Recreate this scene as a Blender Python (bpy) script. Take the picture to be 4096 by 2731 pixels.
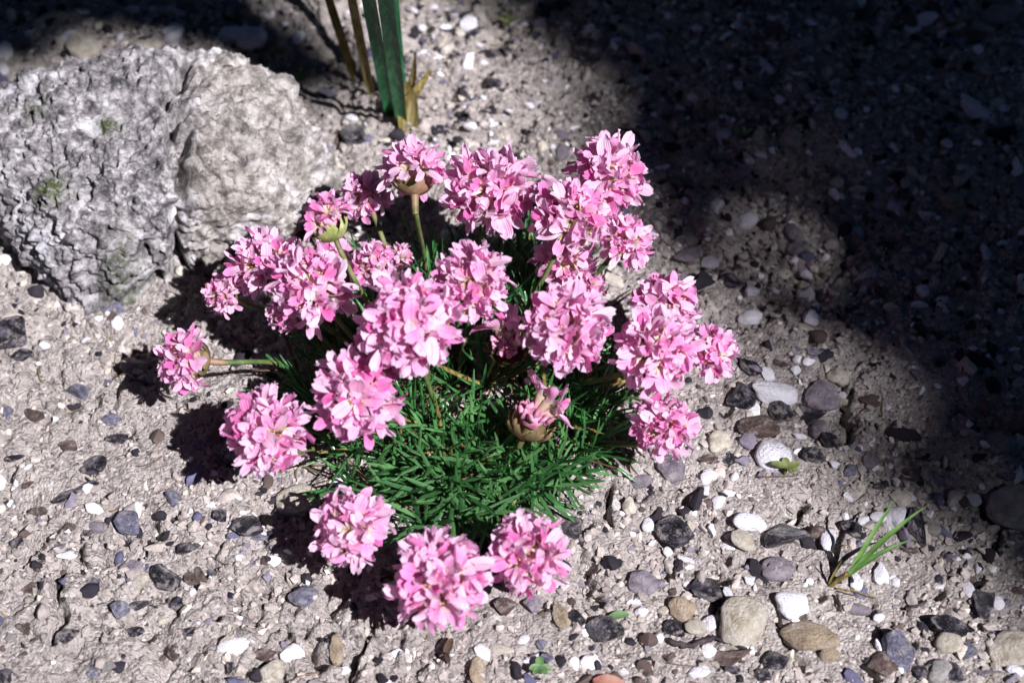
import bpy, bmesh, math, random
import numpy as np
from mathutils import Vector, Matrix, Quaternion

# ------------------------------------------------------------------ scene, camera, sky, sun, exposure
for o in list(bpy.data.objects):
    bpy.data.objects.remove(o)
S = bpy.context.scene
COL = S.collection
R = math.radians
rng = np.random.default_rng(7)
random.seed(7)

PITCH, DIST, LENS = R(52), 0.40, 65.0
cam_d = bpy.data.cameras.new('camera')
cam = bpy.data.objects.new('camera', cam_d)
COL.objects.link(cam)
cam_d.lens = LENS
cam_d.sensor_width = 36.0
cam_d.clip_start, cam_d.clip_end = 0.01, 200.0
CAM = Vector((0, -DIST * math.cos(PITCH), DIST * math.sin(PITCH)))
cam.location = CAM
cam.rotation_euler = (math.pi / 2 - PITCH, 0, 0)
cam_d.dof.use_dof = True
cam_d.dof.focus_distance = 0.375
cam_d.dof.aperture_fstop = 16.0
S.camera = cam
S.render.resolution_x, S.render.resolution_y = 1024, 682

SUN_EL = R(51)
SH = Vector((-0.69, 0.72, 0)).normalized()                 # the way shadows fall on the ground
TOSUN = Vector((-SH.x * math.cos(SUN_EL), -SH.y * math.cos(SUN_EL), math.sin(SUN_EL)))
W = bpy.data.worlds.new('World')
S.world = W
W.use_nodes = True
sky = W.node_tree.nodes.new('ShaderNodeTexSky')
sky.sky_type = 'NISHITA'
sky.sun_disc = False
sky.sun_elevation = SUN_EL
sky.sun_rotation = math.atan2(TOSUN.x, TOSUN.y)
sky.air_density = 0.10
sky.dust_density = 0.0
bg = W.node_tree.nodes['Background']
bg.inputs['Strength'].default_value = 0.05
W.node_tree.links.new(sky.outputs[0], bg.inputs[0])
sun_d = bpy.data.lights.new('sun', 'SUN')
sun_d.energy = 5.0
sun_d.angle = R(0.53)
sun_d.color = (0.985, 0.96, 1.0)
sun = bpy.data.objects.new('sun', sun_d)
COL.objects.link(sun)
sun.location = TOSUN * 6
sun.rotation_euler = TOSUN.to_track_quat('Z', 'Y').to_euler()
S.view_settings.view_transform = 'Standard'
S.view_settings.look = 'None'
S.view_settings.exposure = 0.75
S.view_settings.gamma = 1.0

# ------------------------------------------------------------------ helpers
PXW, PXH = 4096.0, 2731.0
FWD = Vector((0, math.cos(PITCH), -math.sin(PITCH)))
UPV = Vector((0, math.sin(PITCH), math.cos(PITCH)))
RGT = Vector((1, 0, 0))
KX = 36.0 / LENS / PXW


def ray(px, py):
    return FWD + RGT * ((px - PXW / 2) * KX) - UPV * ((py - PXH / 2) * KX)


def at(px, py, z=0.0):
    d = ray(px, py)
    t = (z - CAM.z) / d.z
    return CAM + d * t


def mpp(p):
    """metres per photo pixel at a point"""
    return (Vector(p) - CAM).dot(FWD) * KX


def lin(r, g, b):
    f = lambda c: (c / 12.92 if c <= 0.04045 else ((c + 0.055) / 1.055) ** 2.4)
    return (f(r / 255), f(g / 255), f(b / 255))


def _hash(ix, iy, iz, seed):
    h = (ix.astype(np.int64) * 374761393 + iy.astype(np.int64) * 668265263 + iz.astype(np.int64) * 2147483647 + seed * 1274126177) & 0xFFFFFFFF
    h = ((h ^ (h >> 13)) * 1274126177) & 0xFFFFFFFF
    h = ((h ^ (h >> 16)) * 2246822519) & 0xFFFFFFFF
    return (h ^ (h >> 15)) & 0xFFFFFFFF


def vnoise2(x, y, seed=0):
    xi, yi = np.floor(x), np.floor(y)
    fx, fy = x - xi, y - yi
    z0 = np.zeros_like(xi)
    u = fx * fx * fx * (fx * (fx * 6 - 15) + 10)
    v = fy * fy * fy * (fy * (fy * 6 - 15) + 10)

    def g(dx, dy):
        a = _hash(xi + dx, yi + dy, z0, seed) / 4294967295.0 * 2 * np.pi
        return np.cos(a) * (fx - dx) + np.sin(a) * (fy - dy)
    a = g(0, 0) * (1 - u) + g(1, 0) * u
    b = g(0, 1) * (1 - u) + g(1, 1) * u
    return (a * (1 - v) + b * v) * 1.4


def fbm2(x, y, oct=4, seed=0, gain=0.5):
    s, a = np.zeros_like(x), 1.0
    for k in range(oct):
        s += a * vnoise2(x * 2 ** k + 17.3 * k, y * 2 ** k - 9.1 * k, seed + k)
        a *= gain
    return s


def vnoise3(x, y, z, seed=0):
    xi, yi, zi = np.floor(x), np.floor(y), np.floor(z)
    fx, fy, fz = x - xi, y - yi, z - zi
    s = lambda t: t * t * (3 - 2 * t)
    u, v, w = s(fx), s(fy), s(fz)
    h = lambda a, b, c: _hash(xi + a, yi + b, zi + c, seed) / 4294967295.0 * 2 - 1
    x00 = h(0, 0, 0) * (1 - u) + h(1, 0, 0) * u
    x10 = h(0, 1, 0) * (1 - u) + h(1, 1, 0) * u
    x01 = h(0, 0, 1) * (1 - u) + h(1, 0, 1) * u
    x11 = h(0, 1, 1) * (1 - u) + h(1, 1, 1) * u
    return (x00 * (1 - v) + x10 * v) * (1 - w) + (x01 * (1 - v) + x11 * v) * w


def worley2(x, y, seed=0):
    xi, yi = np.floor(x), np.floor(y)
    z0 = np.zeros_like(xi)
    f1 = np.full_like(x, 9.0)
    f2 = np.full_like(x, 9.0)
    for dx in (-1, 0, 1):
        for dy in (-1, 0, 1):
            px = xi + dx + _hash(xi + dx, yi + dy, z0, seed) / 4294967295.0
            py = yi + dy + _hash(xi + dx, yi + dy, z0, seed + 71) / 4294967295.0
            d = np.hypot(px - x, py - y)
            f2 = np.minimum(f2, np.maximum(f1, d))
            f1 = np.minimum(f1, d)
    return f1, f2


def worley3(x, y, z, seed=0):
    xi, yi, zi = np.floor(x), np.floor(y), np.floor(z)
    f1 = np.full_like(x, 9.0)
    for dx in (-1, 0, 1):
        for dy in (-1, 0, 1):
            for dz in (-1, 0, 1):
                a, b, c = xi + dx, yi + dy, zi + dz
                px = a + _hash(a, b, c, seed) / 4294967295.0
                py = b + _hash(a, b, c, seed + 71) / 4294967295.0
                pz = c + _hash(a, b, c, seed + 143) / 4294967295.0
                f1 = np.minimum(f1, np.sqrt((px - x) ** 2 + (py - y) ** 2 + (pz - z) ** 2))
    return f1


def seg_dist(x, y, pts):
    d = np.full_like(x, 9.0)
    for (ax, ay), (bx, by) in zip(pts[:-1], pts[1:]):
        vx, vy = bx - ax, by - ay
        t = np.clip(((x - ax) * vx + (y - ay) * vy) / (vx * vx + vy * vy), 0, 1)
        d = np.minimum(d, np.hypot(x - ax - t * vx, y - ay - t * vy))
    return d


def mesh_np(name, v, f, mats=(), smooth=True, fmat=None):
    """v (n,3) array; f (m,k) int array with k=3 or 4"""
    me = bpy.data.meshes.new(name)
    v = np.ascontiguousarray(v, dtype=np.float32)
    f = np.ascontiguousarray(f, dtype=np.int32)
    k = f.shape[1]
    me.vertices.add(len(v))
    me.vertices.foreach_set('co', v.ravel())
    me.loops.add(f.size)
    me.loops.foreach_set('vertex_index', f.ravel())
    me.polygons.add(len(f))
    me.polygons.foreach_set('loop_start', np.arange(0, f.size, k, dtype=np.int32))
    me.polygons.foreach_set('loop_total', np.full(len(f), k, dtype=np.int32))
    me.polygons.foreach_set('use_smooth', np.full(len(f), smooth))
    if fmat is not None:
        me.polygons.foreach_set('material_index', np.ascontiguousarray(fmat, dtype=np.int32))
    for m in mats:
        me.materials.append(m)
    me.update(calc_edges=True)
    return me


def vattr(me, name, data):
    a = me.attributes.new(name, 'FLOAT_COLOR', 'POINT')
    d = np.ones((len(me.vertices), 4), dtype=np.float32)
    d[:, :data.shape[1]] = data
    a.data.foreach_set('color', d.ravel())


def link(name, me, parent=None, label=None, cat=None, group=None, kind=None):
    o = bpy.data.objects.new(name, me)
    COL.objects.link(o)
    if parent is not None:
        o.parent = parent
    if label: o['label'] = label
    if cat: o['category'] = cat
    if group: o['group'] = group
    if kind: o['kind'] = kind
    return o


class Bag:
    """gathers triangles of many pieces for one mesh"""
    def __init__(self):
        self.v, self.f, self.c, self.m, self.n = [], [], [], [], 0

    def add(self, v, f, c=None, m=None):
        self.v.append(np.asarray(v, dtype=np.float64))
        self.f.append(np.asarray(f) + self.n)
        self.n += len(v)
        if c is not None: self.c.append(c)
        self.m.append(np.zeros(len(f), dtype=int) if m is None else m)

    def mesh(self, name, mats, smooth=True, attr=None):
        me = mesh_np(name, np.vstack(self.v), np.vstack(self.f), mats, smooth, np.concatenate(self.m))
        if attr: vattr(me, attr, np.vstack(self.c))
        return me


# ------------------------------------------------------------------ materials
class NT:
    def __init__(self, name):
        self.m = bpy.data.materials.new(name)
        self.m.use_nodes = True
        self.t = self.m.node_tree
        self.b = self.t.nodes['Principled BSDF']
        self.out = self.t.nodes['Material Output']

    def n(self, typ, **kw):
        nd = self.t.nodes.new(typ)
        for k, v in kw.items():
            if k.startswith('i_'):
                nd.inputs[k[2:].replace('_', ' ')].default_value = v
            else:
                setattr(nd, k, v)
        return nd

    def l(self, a, b):
        self.t.links.new(a, b)

    def noise(self, vec, scale, detail=4, rough=0.6):
        nd = self.n('ShaderNodeTexNoise', i_Scale=scale, i_Detail=detail, i_Roughness=rough)
        self.l(vec, nd.inputs['Vector'])
        return nd.outputs['Fac']

    def ramp(self, fac, stops):
        nd = self.n('ShaderNodeValToRGB')
        e = nd.color_ramp.elements
        while len(e) > 1: e.remove(e[-1])
        for i, (p, c) in enumerate(stops):
            el = e[0] if i == 0 else e.new(p)
            el.position = p
            el.color = (*c, 1)
        self.l(fac, nd.inputs[0])
        return nd.outputs[0]

    def mix(self, a, b, fac, mode='MIX'):
        nd = self.n('ShaderNodeMix', data_type='RGBA', blend_type=mode)
        for s, v in ((nd.inputs[6], a), (nd.inputs[7], b), (nd.inputs[0], fac)):
            if isinstance(v, tuple): s.default_value = (*v, 1)
            elif isinstance(v, (int, float)): s.default_value = v
            else: self.l(v, s)
        return nd.outputs[2]

    def math(self, op, a, b=0.0):
        nd = self.n('ShaderNodeMath', operation=op)
        for s, v in ((nd.inputs[0], a), (nd.inputs[1], b)):
            if isinstance(v, (int, float)): s.default_value = v
            else: self.l(v, s)
        return nd.outputs[0]

    def bump(self, h, dist, strength=1.0):
        nd = self.n('ShaderNodeBump', i_Distance=dist, i_Strength=strength)
        self.l(h, nd.inputs['Height'])
        self.l(nd.outputs[0], self.b.inputs['Normal'])

    def coord(self):
        return self.n('ShaderNodeTexCoord').outputs['Object']


def stone_mat(name, cols, rough=0.75, scale=500, speck=0.0, bump=0.0002, coat=0.0, spec=0.3, vary=0.25, dust=0.6):
    t = NT(name)
    c = t.coord()
    inf = t.n('ShaderNodeObjectInfo')
    add = t.n('ShaderNodeVectorMath', operation='ADD')
    sc = t.n('ShaderNodeVectorMath', operation='SCALE')
    comb = t.n('ShaderNodeCombineXYZ')
    t.l(inf.outputs['Random'], comb.inputs[0])
    t.l(inf.outputs['Random'], comb.inputs[1])
    sc.inputs['Scale'].default_value = 9.0
    t.l(comb.outputs[0], sc.inputs[0])
    # the stone's own space is unit size: stones keep their grain when scaled
    t.l(c, add.inputs[0]); t.l(sc.outputs[0], add.inputs[1])
    v = add.outputs[0]
    f = t.noise(v, scale, 5, 0.65)
    col = t.ramp(f, [(0.3 + 0.4 * i / max(1, len(cols) - 1), k) for i, k in enumerate(cols)])
    br = t.math('ADD', t.math('MULTIPLY', inf.outputs['Random'], vary), 1 - vary / 2)
    hs = t.n('ShaderNodeHueSaturation')
    t.l(col, hs.inputs['Color']); t.l(br, hs.inputs['Value'])
    col = hs.outputs[0]
    if speck:
        sp = t.noise(v, scale * 6, 2, 0.5)
        col = t.mix(col, (0.75, 0.72, 0.75), t.math('MULTIPLY', t.math('GREATER_THAN', sp, 0.63), speck))
    # clay dust stuck on the stone
    d = t.noise(v, scale * 0.9, 5, 0.7)
    dm = t.ramp(d, [(0.52, (0, 0, 0)), (0.62, (1, 1, 1))])
    col = t.mix(col, lin(176, 167, 163), t.math('MULTIPLY', dm, dust))
    t.l(col, t.b.inputs['Base Color'])
    t.b.inputs['Roughness'].default_value = rough
    t.b.inputs['Specular IOR Level'].default_value = spec
    t.bump(t.noise(v, scale * 4, 4, 0.7), bump, 0.6)
    return t.m


M = {}
M['white'] = stone_mat('white_chalk', [lin(226, 222, 228), lin(244, 242, 250), lin(250, 249, 254)], 0.8, 1.3, bump=0.014, vary=0.08, dust=0.18)
M['cream'] = stone_mat('cream_stone', [lin(160, 148, 128), lin(205, 196, 180), lin(226, 220, 208)], 0.85, 1.8, speck=0.15, bump=0.12)
M['tan'] = stone_mat('tan_stone', [lin(128, 112, 94), lin(170, 152, 130), lin(196, 178, 152)], 0.7, 1.2, bump=0.05)
M['dark'] = stone_mat('dark_flint', [lin(16, 15, 20), lin(40, 37, 46), lin(112, 106, 118)], 0.34, 1.6, speck=0.12, bump=0.08, spec=0.5)
M['blue'] = stone_mat('blue_grey_stone', [lin(62, 61, 78), lin(104, 103, 124), lin(150, 149, 166)], 0.7, 2.2, speck=0.35, bump=0.12)
M['brown'] = stone_mat('brown_flint', [lin(58, 46, 44), lin(96, 80, 76), lin(134, 116, 108)], 0.5, 1.2, speck=0.08, bump=0.06)
M['lilac'] = stone_mat('lilac_grey_stone', [lin(98, 90, 100), lin(140, 130, 142), lin(168, 160, 170)], 0.6, 1.5, speck=0.1, bump=0.06)
M['grey'] = stone_mat('grey_stone', [lin(110, 106, 106), lin(154, 150, 148), lin(182, 177, 174)], 0.85, 2.0, speck=0.2, bump=0.15)


def soil_mat():
    t = NT('pale_clay_soil')
    c = t.coord()
    f1 = t.noise(c, 38, 5, 0.6)
    col = t.ramp(f1, [(0.30, lin(144, 135, 131)), (0.48, lin(174, 165, 160)), (0.68, lin(193, 184, 178))])
    f2 = t.noise(c, 420, 5, 0.7)
    col = t.mix(col, t.ramp(f2, [(0.34, lin(98, 91, 91)), (0.5, lin(177, 168, 164)), (0.66, lin(208, 201, 198))]), 0.5)
    # grains: pale and dark grit too fine to build
    vo = t.n('ShaderNodeTexVoronoi', i_Scale=1500.0, feature='F1')
    t.l(c, vo.inputs['Vector'])
    sep = t.n('ShaderNodeSeparateColor')
    t.l(vo.outputs['Color'], sep.inputs[0])
    col = t.mix(col, lin(222, 216, 216), t.math('MULTIPLY', t.math('GREATER_THAN', sep.outputs[0], 0.95), 0.6))
    col = t.mix(col, lin(60, 52, 54), t.math('MULTIPLY', t.math('GREATER_THAN', sep.outputs[1], 0.93), 0.6))
    t.l(col, t.b.inputs['Base Color'])
    t.b.inputs['Roughness'].default_value = 0.95
    t.b.inputs['Specular IOR Level'].default_value = 0.1
    h = t.math('ADD', t.noise(c, 1500, 5, 0.75), t.math('MULTIPLY', vo.outputs['Distance'], -0.8))
    t.bump(h, 0.0009, 1.0)
    return t.m


def rock_mat():
    t = NT('pitted_limestone')
    c = t.coord()
    at_ = t.n('ShaderNodeAttribute', attribute_name='tone')
    sep = t.n('ShaderNodeSeparateColor')
    t.l(at_.outputs['Color'], sep.inputs[0])
    f1 = t.noise(c, 240, 7, 0.78)
    grey = t.ramp(f1, [(0.37, lin(64, 62, 66)), (0.48, lin(126, 122, 124)), (0.60, lin(182, 178, 180))])
    pale = t.ramp(f1, [(0.36, lin(92, 88, 84)), (0.48, lin(150, 144, 137)), (0.61, lin(192, 186, 182))])
    col = t.mix(grey, pale, sep.outputs[0])
    # lichen crust, in pale blotches and thin dark specks
    f2 = t.noise(c, 60, 6, 0.75)
    col = t.mix(col, lin(226, 224, 232), t.math('MULTIPLY', t.ramp(f2, [(0.54, (0, 0, 0)), (0.64, (1, 1, 1))]), 0.45))
    f3 = t.noise(c, 520, 4, 0.75)
    col = t.mix(col, lin(62, 58, 66), t.math('MULTIPLY', t.ramp(f3, [(0.36, (1, 1, 1)), (0.44, (0, 0, 0))]), 0.75))
    col = t.mix(col, lin(62, 74, 36), t.math('MULTIPLY', sep.outputs[1], t.ramp(f3, [(0.4, (0, 0, 0)), (0.55, (1, 1, 1))])))
    t.l(col, t.b.inputs['Base Color'])
    t.b.inputs['Roughness'].default_value = 0.92
    t.b.inputs['Specular IOR Level'].default_value = 0.15
    t.bump(t.noise(c, 1100, 6, 0.8), 0.0008, 0.8)
    return t.m


def grit_mat():
    t = NT('mixed_grit')
    a = t.n('ShaderNodeAttribute', attribute_name='tint')
    c = t.coord()
    col = t.mix(a.outputs['Color'], (1, 1, 1), 0.0)
    f = t.noise(c, 900, 4, 0.7)
    col = t.mix(col, t.ramp(f, [(0.35, (0.55, 0.55, 0.55)), (0.6, (1, 1, 1))]), 0.7, 'MULTIPLY')
    t.l(col, t.b.inputs['Base Color'])
    t.b.inputs['Roughness'].default_value = 0.8
    t.b.inputs['Specular IOR Level'].default_value = 0.25
    t.bump(t.noise(c, 2500, 3, 0.7), 0.0003, 0.6)
    return t.m


def petal_mat():
    t = NT('pink_petal')
    a = t.n('ShaderNodeAttribute', attribute_name='petal')
    sep = t.n('ShaderNodeSeparateColor')
    t.l(a.outputs['Color'], sep.inputs[0])
    s, w, rnd = sep.outputs[0], sep.outputs[1], sep.outputs[2]
    inf = t.n('ShaderNodeObjectInfo')
    c = t.coord()
    col = t.ramp(s, [(0.0, lin(205, 208, 150)), (0.28, lin(234, 218, 212)), (0.46, lin(241, 184, 214)),
                     (0.66, lin(239, 158, 209)), (1.0, lin(244, 196, 231))])
    pale = t.ramp(s, [(0.0, lin(214, 216, 170)), (0.30, lin(240, 226, 228)), (0.55, lin(244, 204, 230)), (1.0, lin(247, 218, 241))])
    deep = t.ramp(s, [(0.0, lin(206, 190, 150)), (0.24, lin(230, 172, 196)), (0.55, lin(230, 102, 176)), (1.0, lin(238, 132, 196))])
    col = t.mix(col, pale, t.ramp(rnd, [(0.36, (0, 0, 0)), (0.72, (1, 1, 1))]))
    col = t.mix(col, deep, t.ramp(rnd, [(0.16, (1, 1, 1)), (0.42, (0, 0, 0))]))
    # the midrib and fine veins that run along each petal
    wv = t.math('ABSOLUTE', t.math('SINE', t.math('MULTIPLY', w, 15.0)))
    vein = t.math('MULTIPLY', t.ramp(wv, [(0.0, (1, 1, 1)), (0.22, (0, 0, 0))]), 0.22)
    col = t.mix(col, lin(206, 78, 158), vein)
    mid = t.ramp(w, [(0.0, (1, 1, 1)), (0.13, (0, 0, 0))])
    col = t.mix(col, lin(196, 66, 146), t.math('MULTIPLY', mid, 0.4))
    hs = t.n('ShaderNodeHueSaturation')
    t.l(t.math('ADD', t.math('MULTIPLY', inf.outputs['Random'], 0.10), 0.93), hs.inputs['Value'])
    t.l(col, hs.inputs['Color'])
    col = hs.outputs[0]
    t.l(col, t.b.inputs['Base Color'])
    t.b.inputs['Roughness'].default_value = 0.55
    t.b.inputs['Specular IOR Level'].default_value = 0.25
    tr = t.n('ShaderNodeBsdfTranslucent')
    t.l(t.mix(col, lin(236, 120, 196), 0.35), tr.inputs['Color'])
    ms = t.n('ShaderNodeMixShader', i_Fac=0.40)
    t.l(t.b.outputs[0], ms.inputs[1]); t.l(tr.outputs[0], ms.inputs[2])
    t.l(ms.outputs[0], t.out.inputs['Surface'])
    t.bump(t.math('SINE', t.math('MULTIPLY', w, 22.0)), 0.0001, 0.5)
    return t.m


def plain_mat(name, cols, scale=300, rough=0.6, trans=0.0, spec=0.3, bump=0.0, stretch=None):
    t = NT(name)
    c = t.coord()
    if stretch:
        mp = t.n('ShaderNodeMapping')
        mp.inputs['Scale'].default_value = stretch
        t.l(c, mp.inputs[0]); c = mp.outputs[0]
    inf = t.n('ShaderNodeObjectInfo')
    f = t.noise(c, scale, 4, 0.6)
    f = t.math('ADD', f, t.math('MULTIPLY', t.math('SUBTRACT', inf.outputs['Random'], 0.5), 0.25))
    col = t.ramp(f, [(0.3 + 0.4 * i / max(1, len(cols) - 1), k) for i, k in enumerate(cols)])
    t.l(col, t.b.inputs['Base Color'])
    t.b.inputs['Roughness'].default_value = rough
    t.b.inputs['Specular IOR Level'].default_value = spec
    if bump: t.bump(t.noise(c, scale * 3, 3, 0.6), bump, 0.6)
    if trans:
        tr = t.n('ShaderNodeBsdfTranslucent')
        t.l(col, tr.inputs['Color'])
        ms = t.n('ShaderNodeMixShader', i_Fac=trans)
        t.l(t.b.outputs[0], ms.inputs[1]); t.l(tr.outputs[0], ms.inputs[2])
        t.l(ms.outputs[0], t.out.inputs['Surface'])
    return t.m


M['soil'] = soil_mat()
M['rock'] = rock_mat()
M['grit'] = grit_mat()
M['petal'] = petal_mat()
M['calyx'] = plain_mat('calyx', [lin(150, 128, 96), lin(198, 168, 160), lin(214, 190, 176)], 900, 0.7, 0.25)
M['anther'] = plain_mat('anther', [lin(196, 160, 60), lin(226, 196, 96)], 900, 0.7)
M['bud'] = plain_mat('pink_bud', [lin(160, 98, 116), lin(200, 136, 164), lin(218, 170, 190)], 700, 0.6, 0.08)
M['bract'] = plain_mat('papery_bract', [lin(88, 92, 52), lin(132, 118, 82), lin(168, 128, 112)], 350, 0.5, 0.25, 0.4)
M['bract_green'] = plain_mat('green_bract', [lin(118, 132, 66), lin(166, 176, 110), lin(206, 208, 172)], 350, 0.5, 0.3, 0.4)
M['stem'] = plain_mat('flower_stalk', [lin(54, 74, 38), lin(86, 106, 56), lin(126, 118, 84)], 260, 0.6, 0.0, 0.3, 0.0003)
M['leaf'] = plain_mat('thrift_leaf', [lin(32, 70, 36), lin(60, 112, 58), lin(104, 152, 92)], 160, 0.30, 0.12, 0.55, 0.0003)
M['dead'] = plain_mat('dead_leaf', [lin(40, 32, 26), lin(78, 62, 48), lin(126, 102, 80)], 200, 0.8, 0.1)
M['strap'] = plain_mat('strap_leaf_green', [lin(40, 88, 58), lin(60, 122, 80), lin(96, 148, 106)], 120, 0.45, 0.2, 0.4, 0.0002, (8, 8, 0.6))
M['wither'] = plain_mat('withered_leaf', [lin(84, 68, 38), lin(132, 118, 66), lin(172, 158, 112)], 150, 0.7, 0.25, 0.2, 0.0003, (8, 8, 0.8))
M['grassy'] = plain_mat('grass_blade', [lin(70, 104, 48), lin(98, 136, 70), lin(126, 150, 96)], 150, 0.45, 0.2, 0.4)
M['seedling'] = plain_mat('seedling_leaf', [lin(84, 98, 48), lin(116, 130, 72), lin(140, 146, 98)], 300, 0.5, 0.25, 0.3)
M['clover'] = plain_mat('clover_leaf', [lin(70, 104, 62), lin(96, 130, 84), lin(124, 150, 108)], 300, 0.5, 0.25, 0.3)
M['twig'] = plain_mat('dark_twig', [lin(34, 28, 32), lin(58, 50, 52), lin(96, 84, 80)], 500, 0.7, 0, 0.3, 0.0006)
M['redpetal'] = plain_mat('red_yellow_leaf', [lin(150, 92, 88), lin(168, 138, 110), lin(172, 156, 122)], 110, 0.6, 0.2)
M['moss'] = plain_mat('moss', [lin(40, 50, 22), lin(72, 84, 36), lin(104, 112, 60)], 500, 0.9)
M['bark'] = plain_mat('bark', [lin(60, 48, 40), lin(92, 76, 62)], 30, 0.9, 0, 0.2, 0.002)
M['treeleaf'] = plain_mat('added_tree_leaf', [lin(34, 60, 26), lin(58, 92, 40)], 8, 0.5, 0.05)

# ------------------------------------------------------------------ ground
CRACKS = [[(1372, 2760), (1420, 2640), (1455, 2560), (1500, 2490)],
          [(2325, 2190), (2350, 2260), (2345, 2330), (2405, 2385)],
          [(238, 2270), (232, 2380), (250, 2480), (205, 2560)],
          [(2860, 2280), (2890, 2360), (2880, 2430)],
          [(3200, 2020), (3150, 2060), (3240, 2090)],
          [(3385, 1560), (3380, 1660), (3400, 1760)],
          [(1230, 2560), (1290, 2640), (1420, 2600)],
          [(3120, 2460), (3150, 2560), (3220, 2660)],
          [(3930, 1970), (3975, 2080), (3990, 2180)],
          [(3450, 2650), (3500, 2731)],
          [(2450, 1930), (2420, 2010), (2440, 2080)],
          [(600, 2060), (640, 2120), (560, 2210)],
          [(840, 2440), (930, 2440), (1010, 2480)],
          [(1120, 2480), (1160, 2560)],
          [(300, 2150), (330, 2230), (420, 2250)],
          [(60, 2250), (140, 2140), (180, 2100)]]
CR = [[(at(*p).x, at(*p).y) for p in c] for c in CRACKS]
PLANT = at(1840, 1560, 0.0)
ROCK_C = at(560, 720, 0.0)


def height(x, y):
    x = np.asarray(x, dtype=np.float64)
    y = np.asarray(y, dtype=np.float64)
    near = np.clip(1.6 - np.hypot(x, y) / 0.16, 0, 1)
    h = 0.0024 * fbm2(x / 0.07, y / 0.07, 3, 3)
    wx = x + 0.0035 * fbm2(x / 0.012, y / 0.012, 4, 40)
    wy = y + 0.0035 * fbm2(x / 0.012, y / 0.012, 4, 50)
    # clods: rounded lumps with creases between, broken up more behind and on the left below the boulder
    rough = np.clip(0.50 + 1.1 * vnoise2(x / 0.045 + 3, y / 0.045, 9) + 4.5 * (y + 0.02) - 2.5 * (x + 0.02), 0.20, 1.5)
    f1, f2 = worley2(wx / 0.021, wy / 0.021, 5)
    h += 0.0030 * rough * (np.minimum(f2 - f1, 0.40) / 0.40 - 1) * near
    g1, g2 = worley2(wx / 0.0080, wy / 0.0080, 6)
    h += 0.0019 * rough * (np.sqrt(np.minimum(g2 - g1, 0.35) / 0.35) - 0.8) * near
    # crumbs in drifts, smooth crust between
    c1, c2 = worley2(wx / 0.0028, wy / 0.0028, 8)
    m = np.clip(0.40 + 1.3 * fbm2(x / 0.016, y / 0.016, 3, 60), 0.06, 1.1) * np.clip(rough + .35, 0, 1.2)
    h += 0.0016 * m * (0.45 - c1) * near
    e1, e2 = worley2(wx / 0.0013, wy / 0.0013, 18)
    h += 0.0008 * np.clip(m + .25, 0, 1) * (0.45 - e1) * near
    h += 0.0008 * fbm2(x / 0.004, y / 0.004, 4, 70, 0.65) * near * np.clip(rough, 0.55, 1)
    # pits where stones have dropped out
    p1, p2 = worley2(x / 0.013 + 5.5, y / 0.013, 28)
    h -= 0.0034 * np.clip(1 - p1 / (0.13 + 0.09 * vnoise2(x / 0.003, y / 0.003, 29)).clip(0.05), 0, 1) ** 0.6 * near * (vnoise2(x / 0.03, y / 0.03, 27) > -0.15)
    # hollow where the stalks stand and a slight mound towards the plant
    h += 0.004 * np.exp(-((x - PLANT.x) ** 2 + (y - PLANT.y) ** 2) / 0.028 ** 2)
    # drying cracks
    wd = 0.0008 + 0.0006 * vnoise2(x / 0.004, y / 0.004, 90)
    ux = x + 0.0016 * vnoise2(x / 0.005, y / 0.005, 95) + .0008 * vnoise2(x / 0.002, y / 0.002, 96)
    uy = y + 0.0016 * vnoise2(x / 0.005, y / 0.005, 97)
    for c in CR:
        d = seg_dist(ux, uy, c)
        h -= 0.0042 * np.exp(-(d / np.maximum(wd, 0.0003)) ** 2) * (d < 0.006)
    return h


def gaxis(a, b, step, far):
    core = np.arange(a, b, step)
    out, s, p = [], step, b
    while p < far:
        out.append(p); s *= 1.24; p += s
    out2, s, p = [], step * 1.24, a - step
    while p > -far:
        out2.append(p); s *= 1.24; p -= s
    return np.concatenate([np.array(out2[::-1]), core, np.array(out)])


gx = gaxis(-0.150, 0.150, 0.00040, 40)
gy = gaxis(-0.098, 0.135, 0.00040, 40)
GX, GY = np.meshgrid(gx, gy)
GZ = height(GX, GY)
nx, ny = len(gx), len(gy)
gi = np.arange(nx * ny).reshape(ny, nx)
gf = np.stack([gi[:-1, :-1], gi[:-1, 1:], gi[1:, 1:], gi[1:, :-1]], -1).reshape(-1, 4)
ground = link('ground', mesh_np('ground', np.stack([GX, GY, GZ], -1).reshape(-1, 3), gf, [M['soil']]), kind='structure')


def hz(x, y):
    i = min(max(int(np.searchsorted(gx, x)) - 1, 0), nx - 2)
    j = min(max(int(np.searchsorted(gy, y)) - 1, 0), ny - 2)
    u, v = (x - gx[i]) / (gx[i + 1] - gx[i]), (y - gy[j]) / (gy[j + 1] - gy[j])
    return float((GZ[j, i] * (1 - u) + GZ[j, i + 1] * u) * (1 - v) + (GZ[j + 1, i] * (1 - u) + GZ[j + 1, i + 1] * u) * v)




def ground_at(px, py, lift=0.0):
    p = at(px, py, 0)
    for _ in range(3):
        p = at(px, py, hz(p.x, p.y) + lift)
    return p


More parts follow.
